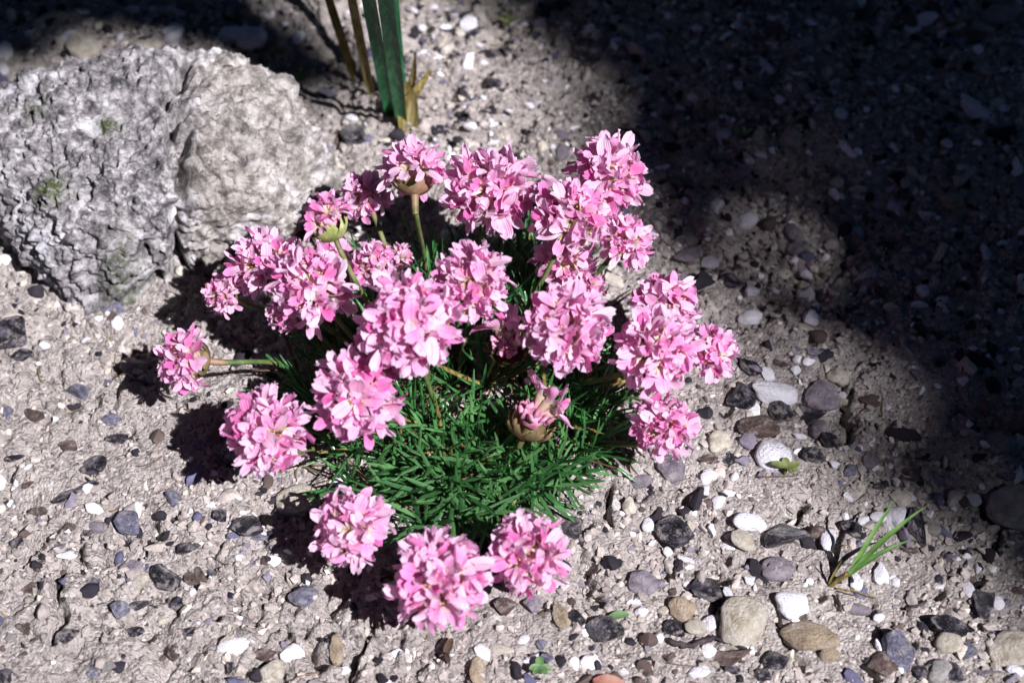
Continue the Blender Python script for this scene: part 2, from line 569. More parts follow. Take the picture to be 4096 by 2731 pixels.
# ------------------------------------------------------------------ the pitted boulder
DS = 4096 / 2352.0
OUT = [(-150, 350, 1.0), (0, 232, 1.3), (60, 192, 1.6), (180, 155, 1.7), (300, 142, 1.8), (500, 150, 1.8), (620, 172, 1.6),
       (700, 214, 1.2), (740, 270, .9), (775, 340, .6), (812, 395, .3), (770, 465, .1), (700, 530, .1), (560, 585, .1),
       (430, 620, .1), (330, 662, .1), (250, 690, .1), (150, 690, .1), (80, 650, .1), (30, 575, .1), (-70, 520, .1)]
op = [at(x * DS, y * DS, z * 0.01) for x, y, z in OUT]
rc = Vector((sum(p.x for p in op) / len(op), sum(p.y for p in op) / len(op), 0))
th = np.array([math.atan2(p.y - rc.y, p.x - rc.x) for p in op])
rr = np.array([math.hypot(p.y - rc.y, p.x - rc.x) for p in op])
o_ = np.argsort(th)
th, rr = th[o_], rr[o_]
NT_, NP_ = 640, 240
T = np.linspace(-np.pi, np.pi, NT_, endpoint=False)
RT = np.interp(T, np.concatenate([th - 2 * np.pi, th, th + 2 * np.pi]), np.tile(rr, 3))
kk = np.ones(15) / 15
RT = np.convolve(np.concatenate([RT[-7:], RT, RT[:7]]), kk, 'valid')
P = np.linspace(0.0, 1.0, NP_) ** 0.9 * R(118)
TT, PP = np.meshgrid(T, P)
rad = np.sign(np.sin(PP)) * np.abs(np.sin(PP)) ** 0.85
zz = np.where(PP < np.pi / 2, np.abs(np.cos(PP)) ** 0.66 * 0.029, -np.abs(np.cos(PP)) * 0.02)
rx_ = rc.x + np.cos(TT) * RT[None, :] * rad
ry_ = rc.y + np.sin(TT) * RT[None, :] * rad
nrm = np.stack([np.cos(TT) * np.sin(PP), np.sin(TT) * np.sin(PP), np.cos(PP) * 1.0], -1)
halves = np.clip((rx_ - at(730, 600, 0.024).x) / 0.012 + 0.5, 0, 1)     # 1 on the paler right half
k = lambda s: (rx_ / s, ry_ / s, zz / s)
d = 0.0034 * vnoise3(*k(0.022), 11) + 0.0022 * vnoise3(*k(0.010), 12)
rgh = 1.05 - 0.25 * halves
d += rgh * 0.0011 * vnoise3(*k(0.0045), 13)
d += rgh * 0.0014 * (0.5 - worley3(*k(0.0060), 14)) + rgh * 0.0017 * (0.5 - worley3(*k(0.0024), 15))
d += rgh * 0.0009 * vnoise3(*k(0.0015), 16) + rgh * 0.0011 * (0.5 - worley3(*k(0.0012), 17))
pit = np.clip(0.36 - worley3(*k(0.0085), 18), 0, 1)
d -= rgh * 0.008 * pit
pit = np.clip(0.36 - worley3(*k(0.0034), 19), 0, 1)
d -= rgh * 0.006 * pit
# rings of crust on the paler half
q = at(1010, 480, 0.024)
d += 0.0007 * np.sin(np.hypot(rx_ - q.x, ry_ - q.y) / 0.00085 + 2.5 * vnoise3(*k(0.006), 31)) * halves * np.exp(-((rx_ - q.x) ** 2 + (ry_ - q.y) ** 2) / 0.018 ** 2)
FISS = [[(750, 320), (735, 400), (708, 515), (735, 654), (718, 757), (660, 885), (700, 960)], [(775, 650), (830, 700), (905, 775)], [(560, 900), (640, 900), (790, 930)]]
for i_, fl in enumerate(FISS):
    fp = [(at(a, b, 0.022).x, at(a, b, 0.022).y) for a, b in fl]
    dd = seg_dist(rx_ + 0.0018 * vnoise3(*k(0.005), 21) + 0.0011 * vnoise3(*k(0.0018), 26), ry_ + 0.0018 * vnoise3(*k(0.005), 22), fp)
    w_ = (0.0013, 0.0005, 0.0013)[i_] * (1 + 0.6 * vnoise3(*k(0.004), 23))
    d -= (0.0100, 0.0022, 0.009)[i_] * np.clip(0.85 + 0.9 * vnoise3(*k(0.006), 24), 0.1, 1) * np.exp(-(dd / w_) ** 2)
rv = np.stack([rx_, ry_, zz], -1) + nrm * d[..., None]
rv[0] = rv[0].mean(axis=0)
base_z = hz(rc.x, rc.y)
ri = np.arange(NT_ * NP_).reshape(NP_, NT_)
rn = np.roll(ri, -1, axis=1)
rf = np.stack([ri[:-1], ri[1:], rn[1:], rn[:-1]], -1).reshape(-1, 4)
tone = np.zeros((NT_ * NP_, 3))
tone[:, 0] = np.clip(halves + 0.35 * vnoise3(*k(0.02), 25), 0, 1).ravel()
gm = np.zeros_like(rx_)
for (a, b, s_) in ((240, 905, .0035), (500, 1090, .005), (470, 700, .003), (180, 600, .003)):
    q = at(a, b, 0.012)
    gm = np.maximum(gm, np.exp(-((rx_ - q.x) ** 2 + (ry_ - q.y) ** 2) / s_ ** 2))
tone[:, 1] = gm.ravel()
me = mesh_np('boulder', rv.reshape(-1, 3) - np.array([rc.x, rc.y, 0]), rf, [M['rock']])
vattr(me, 'tone', tone)
boulder = link('boulder', me, None, 'large pale grey pitted limestone boulder with a dark fissure down its middle', 'rock')
boulder.location = (rc.x, rc.y, base_z - 0.001)

from mathutils.bvhtree import BVHTree
bvh = BVHTree.FromPolygons([tuple(v) for v in (rv[::4, ::4].reshape(-1, 3) + np.array([0, 0, base_z - 0.001]))],
                           [(a_ * 160 + b_, (a_ + 1) * 160 + b_, (a_ + 1) * 160 + (b_ + 1) % 160, a_ * 160 + (b_ + 1) % 160) for a_ in range(rv[::4].shape[0] - 1) for b_ in range(160)])


def in_boulder(x, y, m=0.0):
    a = math.atan2(y - rc.y, x - rc.x)
    return math.hypot(x - rc.x, y - rc.y) < np.interp(a, T, RT) + m


# moss tufts in the boulder's hollows
for (a, b, n_, s_) in ((240, 905, 90, .0028), (500, 1085, 130, .0042)):
    bag = Bag()
    q = at(a, b, 0.012)
    for _ in range(n_):
        x, y = q.x + random.gauss(0, s_ * .6), q.y + random.gauss(0, s_ * .6)
        hit = bvh.ray_cast(Vector((x, y, 0.1)), Vector((0, 0, -1)))
        if hit[0] is None: continue
        p, n = hit[0], (hit[1] + Vector((random.gauss(0, .6), random.gauss(0, .6), .5))).normalized()
        sd = n.orthogonal().normalized()
        L = random.uniform(.0006, .0016)
        c_ = p - n * .0003
        bag.add([c_ - sd * .00022, c_ + sd * .00022, c_ + n * L], [[0, 1, 2]])
    if bag.v:
        mo = link('moss', bag.mesh('moss', [M['moss']], False), boulder, kind='stuff')
        mo.location = -Vector(boulder.location)

# ------------------------------------------------------------------ stone shapes
def ico(sub):
    bm = bmesh.new()
    bmesh.ops.create_icosphere(bm, subdivisions=sub, radius=1)
    v = np.array([x.co[:] for x in bm.verts])
    f = np.array([[x.index for x in p.verts] for p in bm.faces])
    bm.free()
    return v, f


ICO1, ICO2, ICO3 = ico(1), ico(2), ico(3)


def round_stone(seed):
    v, f = ICO3
    r_ = np.random.default_rng(seed)
    o = r_.uniform(-50, 50, 3)
    n = 0.42 * vnoise3(v[:, 0] * 0.9 + o[0], v[:, 1] * 0.9 + o[1], v[:, 2] * 0.9 + o[2], seed) \
        + 0.16 * vnoise3(v[:, 0] * 2.2 + o[0], v[:, 1] * 2.2 + o[1], v[:, 2] * 2.2, seed + 1) \
        + 0.03 * vnoise3(v[:, 0] * 6, v[:, 1] * 6 + o[1], v[:, 2] * 6, seed + 2)
    w = v * (1 + n)[:, None]
    w = np.sign(w) * np.abs(w) ** 0.92
    return w, f


def chip_stone(seed):
    """an angular, knapped-looking piece: planes cut off a lumpy ball"""
    v, f = ICO3
    r_ = np.random.default_rng(seed + 900)
    w = v * (1 + 0.12 * vnoise3(v[:, 0] * 1.3 + seed, v[:, 1] * 1.3, v[:, 2] * 1.3, seed))[:, None]
    w = w * r_.uniform(0.7, 1.3, 3)
    for _ in range(r_.integers(8, 13)):
        n = r_.normal(size=3); n /= np.linalg.norm(n)
        h = r_.uniform(0.34, 0.74)
        s = w @ n
        over = np.maximum(s - h, 0)
        w = w - over[:, None] * n[None, :] * 0.97
    w += 0.02 * np.stack([vnoise3(v[:, 0] * 7, v[:, 1] * 7, v[:, 2] * 7, seed + j) for j in range(3)], -1)
    return w / np.abs(w).max(0), f


ROUND = [round_stone(i) for i in range(12)]
CHIP = [chip_stone(i) for i in range(14)]
_cache = {}


def stone_mesh(kind, mat):
    arr = ROUND if kind == 'r' else CHIP
    i = random.randrange(len(arr))
    key = (kind, i, mat)
    if key not in _cache:
        v, f = arr[i]
        me = mesh_np('pebble', v, f, [M[mat]], True)
        if kind == 'c':
            me.set_sharp_from_angle(angle=R(24))
        _cache[key] = me
    return _cache[key]


WORD = {'white': 'white', 'cream': 'cream', 'tan': 'tan', 'dark': 'black flint', 'blue': 'blue grey', 'brown': 'brown flint', 'lilac': 'lilac grey', 'grey': 'grey'}
PLACED = []


LAND = [(3096, 1832, 'the dazzling white pebble'), (3092, 1577, 'the long bluish white stone'), (2840, 1055, 'the back right flowers'), (3348, 1516, 'the cream pebble at the shade edge'),
        (3994, 1779, 'the pale grey stone inside the shade'), (4072, 2060, 'the large grey brown stone'), (2688, 2138, 'the rounded glossy flint'), (3113, 2156, 'the largest black flint'),
        (3630, 2090, 'the tips of the grass seedling'), (3360, 2310, 'the foot of the grass seedling'), (2961, 2490, 'the rough cream lump'), (2409, 2550, 'the pyramid shaped flint'),
        (3228, 2550, 'the smooth tan pebble'), (3604, 2600, 'the big blue black stone'), (3813, 2520, 'the long dark violet flint'), (3934, 2411, 'the tall dark flint'), (2160, 2690, 'the clover like seedling'),
        (382, 1875, 'the black flint with long chips'), (513, 2097, 'the blue grey crystalline stone'), (988, 2113, 'the big black flint lump'), (663, 2307, 'the shiny black flint'),
        (944, 2591, 'the bright white flat pebble'), (466, 1238, 'the violet blue stone below the boulder'), (48, 1353, 'the big smooth dark stone'), (250, 2000, 'the thin slanting dark chip'),
        (963, 165, 'the broken white stone'), (690, 139, 'the tall white pebble behind the boulder'), (339, 200, 'the large cream stone behind the boulder'), (1590, 400, 'the strap leaves'), (2100, 250, 'the bare soil behind the thrift'),
        (3702, 83, 'the white pebble in far shade'), (3904, 451, 'the long almond shaped pebble'), (3781, 577, 'the wedge shaped chip'), (3799, 811, 'the yellowish pebble in shade'), (3428, 934, 'the squarish white pebble in shade'),
        (2894, 548, 'the white triangular chip'), (3063, 267, 'the long slanted chip'), (3180, 960, 'the upright lilac pebble'), (2010, 2480, 'the front flower heads'), (2230, 2050, 'the front of the leaf cushion'),
        (120, 2520, 'the long crack in the soil'), (3480, 1900, 'the gravel before the shade'), (2580, 2338, 'the flat lilac grey stone'), (2815, 1980, 'the row of little white pebbles')]


def pebble(px, py, rx, ry, rot=0, mat='white', kind=None, label=None, flat=0.62, sink=0.45, tilt=0.2):
    if kind is None:
        kind = 'c' if mat in ('dark', 'brown', 'blue') or (label is None and random.random() < .6) else 'r'
    p = ground_at(px, py)
    s = mpp(p)
    a, b = rx * s, ry * s * 1.12
    c = flat * min(a, b)
    if in_boulder(p.x, p.y, -0.002) and label is None:
        return None
    me = stone_mesh(kind, mat)
    o = bpy.data.objects.new('flint' if mat in ('dark', 'brown') else 'pebble', me)
    COL.objects.link(o)
    zc = hz(p.x, p.y) + c * (1 - 2 * sink) + 0.0002
    o.location = (p.x, p.y, zc)
    o.scale = (a, b, c)
    o.rotation_euler = (random.gauss(0, tilt), random.gauss(0, tilt), R(rot))
    noun = 'flint chip' if mat in ('dark', 'brown') else 'pebble'
    if label is None:
        size = 'tiny' if rx * ry < 300 else ('small' if rx * ry < 800 else ('medium' if rx * ry < 1500 else 'larger'))
        w = WORD[mat].replace(' flint', '')
        e = max(rx, ry) / min(rx, ry)
        shape = 'long' if e > 1.9 else ('oval' if e > 1.25 else ('angular' if kind == 'c' else 'round'))
        near = min(LAND, key=lambda l: math.hypot(l[0] - px, l[1] - py))[2]
        label = f'{size} {shape} {w} {noun} near {near}'
        o['group'] = f'{w} {noun}s near {near}'
    o['label'] = label
    o['category'] = 'flint' if mat in ('dark', 'brown') else 'pebble'
    PLACED.append((p.x, p.y, max(a, b)))
    return o


# the stones one can point at
BIG = [
    (3096, 1832, 54, 62, 10, 'white', 'large dazzling white pebble touching the yellow green seedling'),
    (3092, 1577, 76, 40, -8, 'white', 'long bluish white stone beside the right hand flower heads'),
    (2998, 1282, 40, 28, 5, 'white', 'smooth white oval pebble above the long bluish white stone'),
    (2840, 1055, 34, 26, 5, 'white', 'white oval pebble next to the back right flower head'),
    (3348, 1516, 36, 32, 20, 'cream', 'cream pebble above the violet brown stone at the shade edge'),
    (3994, 1779, 50, 40, -8, 'grey', 'rounded pale grey stone just inside the deep shade'),
    (4044, 1725, 74, 60, 10, 'brown', 'big dark stone in shade behind a rounded pale grey one'),
    (3027, 1718, 82, 44, 8, 'brown', 'long flat brown flint above the dazzling white pebble'),
    (3128, 1657, 50, 54, 40, 'dark', 'glossy black flint right under the long bluish white stone'),
    (3240, 1668, 58, 44, -30, 'dark', 'jagged black flint under the violet brown stone'),
    (3316, 1758, 42, 40, 20, 'dark', 'square dark flint against a small lilac pebble'),
    (3269, 1722, 34, 28, 30, 'lilac', 'small lilac pebble lying on dark square flint'),
    (3287, 1585, 66, 52, -10, 'lilac', 'violet brown flat stone between cream pebble and black flint'),
    (2962, 1592, 52, 56, 60, 'dark', 'dark flint wedged beside the far right flower head'),
    (2876, 1772, 42, 40, 0, 'cream', 'cream pebble beside the lower right flower head'),
    (2678, 1880, 52, 44, -20, 'lilac', 'lilac grey stone just below the lower right flower head'),
    (2555, 1934, 40, 30, 10, 'lilac', 'brownish lilac flat stone at the tip of the leaf cushion'),
    (2833, 1913, 32, 24, 10, 'white', 'white pebble left of the yellow green seedling'),
    (4040, 1909, 52, 18, 8, 'blue', 'flat blue grey slate chip sticking out of the shade'),
    (4072, 2060, 105, 84, 15, 'grey', 'large grey brown stone cut by the right edge with a dark hollow'),
    (2688, 2138, 68, 60, 25, 'dark', 'rounded glossy dark flint with a concave broken face'),
    (2591, 2105, 27, 24, 20, 'white', 'white oval pebble left of the rounded glossy flint'),
    (3113, 2156, 116, 56, 5, 'dark', 'largest black flint with a smooth rippled end'),
    (3004, 2096, 62, 38, 15, 'white', 'white pebble leaning on the largest black flint'),
    (2967, 2160, 52, 36, -15, 'cream', 'cream pebble below the white one at the largest flint'),
    (3271, 2144, 34, 32, 0, 'brown', 'round brown stone lying against a white shard'),
    (3309, 2160, 32, 56, -12, 'white', 'white shard behind the round brown stone'),
    (3580, 2077, 38, 46, -10, 'white', 'white pear shaped pebble behind the grass seedling blades'),
    (3665, 2114, 40, 78, -5, 'dark', 'upright long dark flint behind the grass seedling blades'),
    (3160, 2420, 56, 50, 0, 'white', 'bright white pebble with brown stone at its corner'),
    (3198, 2462, 34, 30, 0, 'brown', 'brown stone at the corner of a bright white pebble'),
    (2961, 2490, 76, 90, -25, 'cream', 'large rough cream limestone lump above the dark twig'),
    (2409, 2550, 86, 72, -10, 'dark', 'big pyramid shaped dark flint with grey speckled face'),
    (3228, 2550, 102, 56, -10, 'tan', 'large smooth tan pebble half sunk in soil'),
    (3319, 2623, 30, 30, 0, 'tan', 'small round tan pebble below the large smooth tan one'),
    (2570, 2338, 54, 48, 10, 'lilac', 'flat lilac grey stone between two dark flints'),
    (3604, 2600, 88, 78, -30, 'blue', 'big blue black stone with smooth faces'),
    (3537, 2678, 72, 56, 20, 'brown', 'brown stone leaning on the big blue black one'),
    (2364, 2653, 40, 26, 3, 'white', 'white rounded block below the pyramid shaped flint'),
    (2840, 2496, 30, 26, 25, 'white', 'white pebble left of the large rough cream lump'),
    (2776, 2511, 42, 30, 0, 'cream', 'cream round pebble left of the rough cream lump'),
    (2925, 2629, 88, 38, -10, 'brown', 'long brown flint lying below the dark twig'),
    (2718, 2435, 46, 42, 50, 'tan', 'ochre tan stone left of a dark jagged flint'),
    (2828, 2368, 62, 50, 10, 'dark', 'dark jagged flint above the rough cream lump'),
    (3101, 2283, 56, 42, -10, 'lilac', 'violet flat stone under the largest black flint'),
    (3252, 1828, 46, 34, 20, 'dark', 'dark flint right of the dazzling white pebble'),
    (3813, 2520, 98, 48, -18, 'dark', 'long dark violet flint near the right edge'),
    (3795, 2578, 40, 42, 0, 'cream', 'cream white pebble under the long dark violet flint'),
    (3867, 2611, 40, 40, 0, 'blue', 'round blue pebble under the long dark violet flint'),
    (4046, 2593, 96, 58, 5, 'cream', 'broad pale cream stone at the right edge'),
    (3934, 2411, 46, 92, -10, 'dark', 'tall dark brown flint beside a slim white pebble'),
    (3873, 2362, 22, 36, 0, 'white', 'slim white pebble beside the tall dark flint'),
    (3819, 2690, 52, 50, 0, 'dark', 'glossy black flint at the bottom beside a speckled stone'),
    (3748, 2690, 46, 42, 0, 'grey', 'pale speckled stone between two black flints'),
    (382, 1875, 54, 52, 30, 'dark', 'black flint in front of the boulder by its long chips'),
    (363, 1940, 58, 20, 25, 'dark', 'long black flint chip under a black flint'),
    (256, 1988, 54, 22, 25, 'dark', 'thin slanting dark chip below the long black chip'),
    (513, 2097, 56, 46, -10, 'blue', 'blue grey crystalline stone on the cracked soil'),
    (888, 2069, 34, 34, 30, 'dark', 'black flint left of the big black lump near the shadow'),
    (988, 2113, 62, 44, 10, 'dark', 'big black lump of flint left of the front flower shadow'),
    (1057, 2152, 50, 20, 15, 'blue', 'bluish white chip under the big black flint lump'),
    (751, 2188, 58, 30, 20, 'dark', 'grey black slanted flint in the middle of cracked soil'),
    (663, 2307, 66, 50, -15, 'dark', 'shiny black flint with bright glints beside a cream pebble'),
    (788, 2313, 42, 46, 30, 'brown', 'dark brown flint right of the shiny black one'),
    (563, 2329, 34, 23, 15, 'cream', 'cream pebble left of the shiny black flint'),
    (557, 2419, 52, 24, 10, 'dark', 'flat black flint below the cream pebble'),
    (713, 2432, 40, 36, 20, 'dark', 'squat black flint right of the flat black one'),
    (475, 2450, 40, 38, 0, 'blue', 'blue grey stone left of the flat black flint'),
    (944, 2591, 54, 36, 12, 'white', 'bright white flat pebble left of a brown flint'),
    (1070, 2626, 52, 28, 0, 'brown', 'brown flint right of the bright white flat pebble'),
    (1088, 2694, 42, 38, 30, 'cream', 'pale angular cream stone at the bottom edge'),
    (1213, 2382, 58, 46, -10, 'blue', 'grey blue rough stone at the edge of front shadow'),
    (1180, 2008, 72, 50, 15, 'cream', 'pale yellowish stone left of the front left flower'),
    (1120, 2056, 32, 28, 0, 'lilac', 'lilac pebble under the pale yellowish stone'),
    (466, 1238, 60, 54, 10, 'blue', 'violet blue stone in a hollow below the boulder'),
    (48, 1353, 80, 70, 30, 'dark', 'big smooth dark stone at the left edge below the boulder'),
    (91, 1437, 44, 32, 20, 'dark', 'dark oval stone beside the big dark one at left'),
    (321, 1571, 46, 50, 30, 'blue', 'dark blue stone on the lumpy soil below the boulder'),
    (963, 165, 86, 46, -10, 'white', 'large broken white stone behind the boulder'),
    (690, 139, 46, 52, 0, 'white', 'tall white pebble behind the boulder'),
    (339, 200, 68, 56, 20, 'cream', 'large cream stone behind the boulder left end'),
    (581, 194, 58, 34, -25, 'cream', 'slanted cream stone touching the boulder top'),
    (272, 163, 34, 28, 0, 'white', 'white pebble beside the large cream stone'),
    (1308, 388, 44, 42, 0, 'blue', 'blue grey rounded stone right of the boulder'),
    (1427, 557, 62, 58, 0, 'dark', 'round dark stone between the boulder and strap leaves'),
    (1251, 272, 66, 34, -5, 'blue', 'flat bluish stone between the boulder and strap leaves'),
    (3702, 83, 46, 32, 0, 'white', 'round white pebble in the far shade'),
    (3986, 76, 78, 38, 5, 'grey', 'large grey stone in the far shade'),
    (3864, 169, 52, 20, 20, 'lilac', 'slanted brownish pebble in the far shade'),
    (3904, 451, 78, 30, -42, 'white', 'long white almond shaped pebble in the shade'),
    (3781, 577, 20, 38, 15, 'white', 'white wedge shaped chip in the shade'),
    (3799, 811, 42, 31, 5, 'tan', 'yellowish pebble in the shade'),
    (3428, 934, 26, 31, 0, 'white', 'squarish white pebble in the shade'),
    (2894, 548, 28, 38, 15, 'white', 'white triangular chip behind the far right flower'),
    (3063, 267, 20, 44, 28, 'white', 'long slanted white chip in the shade'),
    (3035, 379, 36, 22, -30, 'lilac', 'violet pebble under the long slanted chip'),
    (2984, 891, 40, 28, 15, 'white', 'white chip at the shade edge right of the flowers'),
    (3172, 940, 25, 40, 10, 'lilac', 'upright pale lilac pebble at the shade edge'),
    (3186, 995, 40, 26, 20, 'lilac', 'pale lilac slab under an upright pebble'),
]
for x, y, a, b, r_, mt, lb in BIG:
    pebble(x, y, a * 1.08, b * 1.08, r_, mt, None, lb, flat=0.66, sink=0.38)
MORE = [
    (2815, 1970, 24, 17, 5, 'white'), (2779, 1988, 25, 11, 5, 'white'), (2865, 2014, 27, 24, 30, 'white'), (2766, 2008, 13, 10, 0, 'white'),
    (3392, 1992, 23, 22, 0, 'white'), (3806, 1923, 34, 28, 0, 'lilac'), (3893, 1999, 27, 26, 0, 'white'), (2907, 2183, 40, 18, -25, 'white'),
    (3516, 2477, 26, 20, 10, 'white'), (3425, 2441, 46, 26, -20, 'lilac'), (2931, 2684, 33, 24, 0, 'dark'), (3685, 2696, 30, 32, 0, 'dark'),
    (694, 2078, 42, 17, 5, 'dark'), (619, 2107, 30, 23, 40, 'dark'), (544, 2275, 52, 32, 5, 'lilac'), (663, 2479, 31, 14, 8, 'cream'),
    (538, 2532, 42, 24, -5, 'dark'), (757, 2532, 32, 22, 5, 'dark'), (432, 2669, 36, 34, 0, 'grey'), (375, 2682, 36, 44, 0, 'blue'),
    (694, 2626, 28, 44, 10, 'brown'), (694, 1997, 36, 30, -30, 'blue'), (1345, 2594, 28, 48, 0, 'tan'), (538, 1803, 22, 22, 0, 'white'),
    (263, 2538, 56, 40, 10, 'dark'), (25, 2700, 38, 46, 0, 'dark'), (920, 2676, 24, 50, 5, 'dark'), (176, 1389, 25, 26, 0, 'white'),
    (139, 1656, 42, 34, 0, 'brown'), (442, 1692, 46, 34, 10, 'blue'), (24, 1656, 36, 30, 0, 'blue'), (703, 176, 34, 24, 0, 'white'),
    (12, 212, 40, 38, 0, 'white'), (12, 285, 22, 24, 0, 'white'), (145, 278, 46, 20, 25, 'cream'), (527, 48, 36, 20, 0, 'white'),
    (612, 48, 36, 18, 0, 'white'), (703, 46, 46, 20, 0, 'white'), (200, 133, 36, 22, 0, 'blue'), (321, 51, 20, 20, 0, 'white'), (176, 206, 30, 28, 0, 'grey'),
    (466, 73, 32, 34, 0, 'cream'), (1518, 182, 26, 20, 0, 'white'), (1506, 279, 28, 25, 0, 'white'), (1772, 170, 18, 36, -20, 'cream'),
    (1960, 188, 56, 16, 8, 'cream'), (1948, 226, 60, 28, 5, 'dark'), (1785, 121, 52, 20, -10, 'dark'), (1894, 139, 42, 18, 15, 'dark'),
    (2142, 145, 30, 28, 0, 'dark'), (2342, 242, 66, 34, -25, 'dark'), (1978, 339, 32, 26, -30, 'dark'), (2372, 406, 20, 36, 0, 'dark'),
    (2245, 618, 32, 28, 20, 'lilac'), (3042, 624, 27, 12, -20, 'white'), (3442, 790, 26, 13, 0, 'white'), (3893, 945, 25, 22, 0, 'white'),
    (4019, 981, 42, 18, 10, 'white'), (3705, 930, 16, 13, 0, 'white'), (2710, 353, 15, 14, 0, 'white'), (2854, 159, 14, 12, 0, 'white'),
    (2779, 177, 22, 12, -10, 'white'), (2970, 79, 13, 26, 10, 'cream'), (2717, 750, 50, 34, -30, 'dark'), (2040, 210, 40, 20, 5, 'dark'),
    (3200, 600, 12, 28, 20, 'cream'), (3310, 200, 14, 32, 25, 'white'), (3500, 405, 12, 22, 5, 'white'), (3345, 330, 14, 13, 0, 'white'),
    (4012, 288, 22, 15, 10, 'white'), (4040, 200, 24, 10, -20, 'white'), (4030, 490, 22, 14, -30, 'white'), (4042, 530, 16, 12, 20, 'white'),
    (3660, 770, 12, 16, 0, 'white'), (3560, 760, 18, 10, 20, 'white'), (3940, 1070, 22, 26, 20, 'grey'), (3830, 1075, 18, 30, 0, 'cream'),
    (3770, 1205, 22, 22, 0, 'white'), (3505, 1170, 22, 14, -15, 'white'), (3358, 1150, 24, 24, 0, 'cream'), (3205, 1145, 22, 28, 0, 'cream'),
    (3170, 1245, 38, 32, 0, 'tan'), (3090, 1255, 52, 28, -10, 'dark'), (2900, 1140, 62, 44, -10, 'dark'), (2740, 1040, 60, 45, 10, 'lilac'),
    (3000, 1170, 40, 34, 10, 'white'), (3720, 1410, 34, 18, -5, 'grey'), (3660, 1500, 22, 38, 30, 'lilac'), (3990, 1340, 16, 13, 0, 'white'),
    (3068, 1500, 30, 30, 0, 'white'), (3180, 1490, 24, 22, 0, 'white'), (3260, 1410, 40, 20, -10, 'blue'), (3110, 1460, 44, 18, -15, 'brown'),
    (2995, 1460, 45, 60, 20, 'dark'), (3370, 1590, 18, 30, 0, 'white'), (3320, 1640, 24, 18, 20, 'white'), (3195, 1750, 34, 14, -15, 'white'),
    (3335, 1865, 28, 16, -15, 'white'), (2920, 1830, 40, 42, 30, 'dark'), (2840, 1838, 50, 24, 0, 'brown'), (3410, 1880, 30, 32, -20, 'blue'),
    (3520, 1945, 38, 24, 15, 'dark'), (3480, 1840, 34, 32, 0, 'lilac'), (3650, 1900, 60, 36, 20, 'brown'), (3640, 1990, 24, 14, 0, 'white'),
    (3435, 1950, 18, 30, 0, 'cream'), (3455, 2080, 34, 18, 30, 'white'), (3410, 2120, 50, 34, -20, 'dark'), (3510, 2070, 28, 20, 0, 'white'),
    (3580, 2330, 20, 20, 30, 'white'), (3420, 2335, 30, 36, 0, 'white'), (3240, 2330, 16, 18, 0, 'white'), (3000, 2320, 24, 20, 0, 'white'),
    (3020, 2265, 14, 14, 0, 'white'), (2540, 2410, 36, 14, 10, 'white'), (2565, 2450, 24, 18, -10, 'white'), (2650, 2445, 26, 18, -10, 'cream'),
    (2905, 2365, 22, 34, 30, 'white'), (2830, 2600, 30, 24, 30, 'white'), (2700, 2520, 50, 44, 20, 'dark'), (2490, 2690, 26, 20, 0, 'white'),
    (2180, 2650, 40, 32, 30, 'blue'), (2130, 2640, 40, 26, 30, 'white'), (2090, 2560, 26, 18, 0, 'white'), (1930, 2610, 42, 26, -30, 'white'),
    (1910, 2690, 34, 50, 0, 'tan'), (2000, 2600, 46, 22, -15, 'cream'), (2030, 2430, 56, 42, -10, 'brown'), (2130, 2430, 44, 40, 10, 'lilac'),
    (2240, 2460, 34, 46, 20, 'tan'), (2310, 2480, 46, 40, -30, 'dark'), (2260, 2345, 22, 16, 10, 'white'), (2180, 2005, 40, 22, 5, 'cream'),
    (2220, 2000, 14, 12, 0, 'white'), (2460, 2015, 18, 22, 0, 'white'), (2290, 2110, 50, 44, -30, 'dark'), (2170, 2580, 28, 26, 0, 'blue'),
    (2670, 2210, 18, 18, 0, 'white'), (2745, 2240, 40, 12, -30, 'white'), (2300, 2660, 24, 30, 0, 'white'), (3050, 2700, 36, 30, 0, 'dark'),
    (2790, 2690, 50, 24, 0, 'white'), (3110, 2640, 60, 40, -20, 'dark'), (2760, 2110, 16, 22, 0, 'cream'), (2850, 2130, 20, 34, 10, 'white'),
    (3640, 2200, 34, 14, -20, 'brown'), (3990, 2410, 26, 24, 20, 'white'), (4070, 2370, 34, 20, -10, 'brown'), (4060, 2690, 40, 26, -20, 'white'),
    (3945, 2690, 60, 20, -20, 'lilac'), (3990, 2620, 30, 34, 0, 'white'), (3745, 2370, 26, 12, 0, 'white'), (1235, 2600, 30, 20, 0, 'cream'),
    (1380, 2680, 22, 14, 20, 'white'), (100, 2520, 34, 28, 0, 'brown'), (40, 2560, 24, 26, 0, 'grey'), (120, 2360, 44, 36, 20, 'brown'),
    (340, 2140, 44, 24, 15, 'dark'), (280, 2120, 30, 30, 30, 'brown'), (390, 2110, 40, 24, -15, 'lilac'), (160, 2050, 42, 34, 30, 'brown'),
    (110, 1940, 30, 16, 10, 'brown'), (60, 1840, 44, 18, 35, 'dark'), (270, 1780, 42, 30, 0, 'brown'), (470, 1760, 50, 22, 5, 'dark'),
    (385, 2340, 26, 28, 20, 'blue'), (70, 2170, 36, 26, 40, 'dark'), (310, 2010, 16, 12, 0, 'grey'), (840, 2020, 20, 12, 0, 'white'),
]
for x, y, a, b, r_, mt in MORE:
    pebble(x, y, a, b, r_, mt)

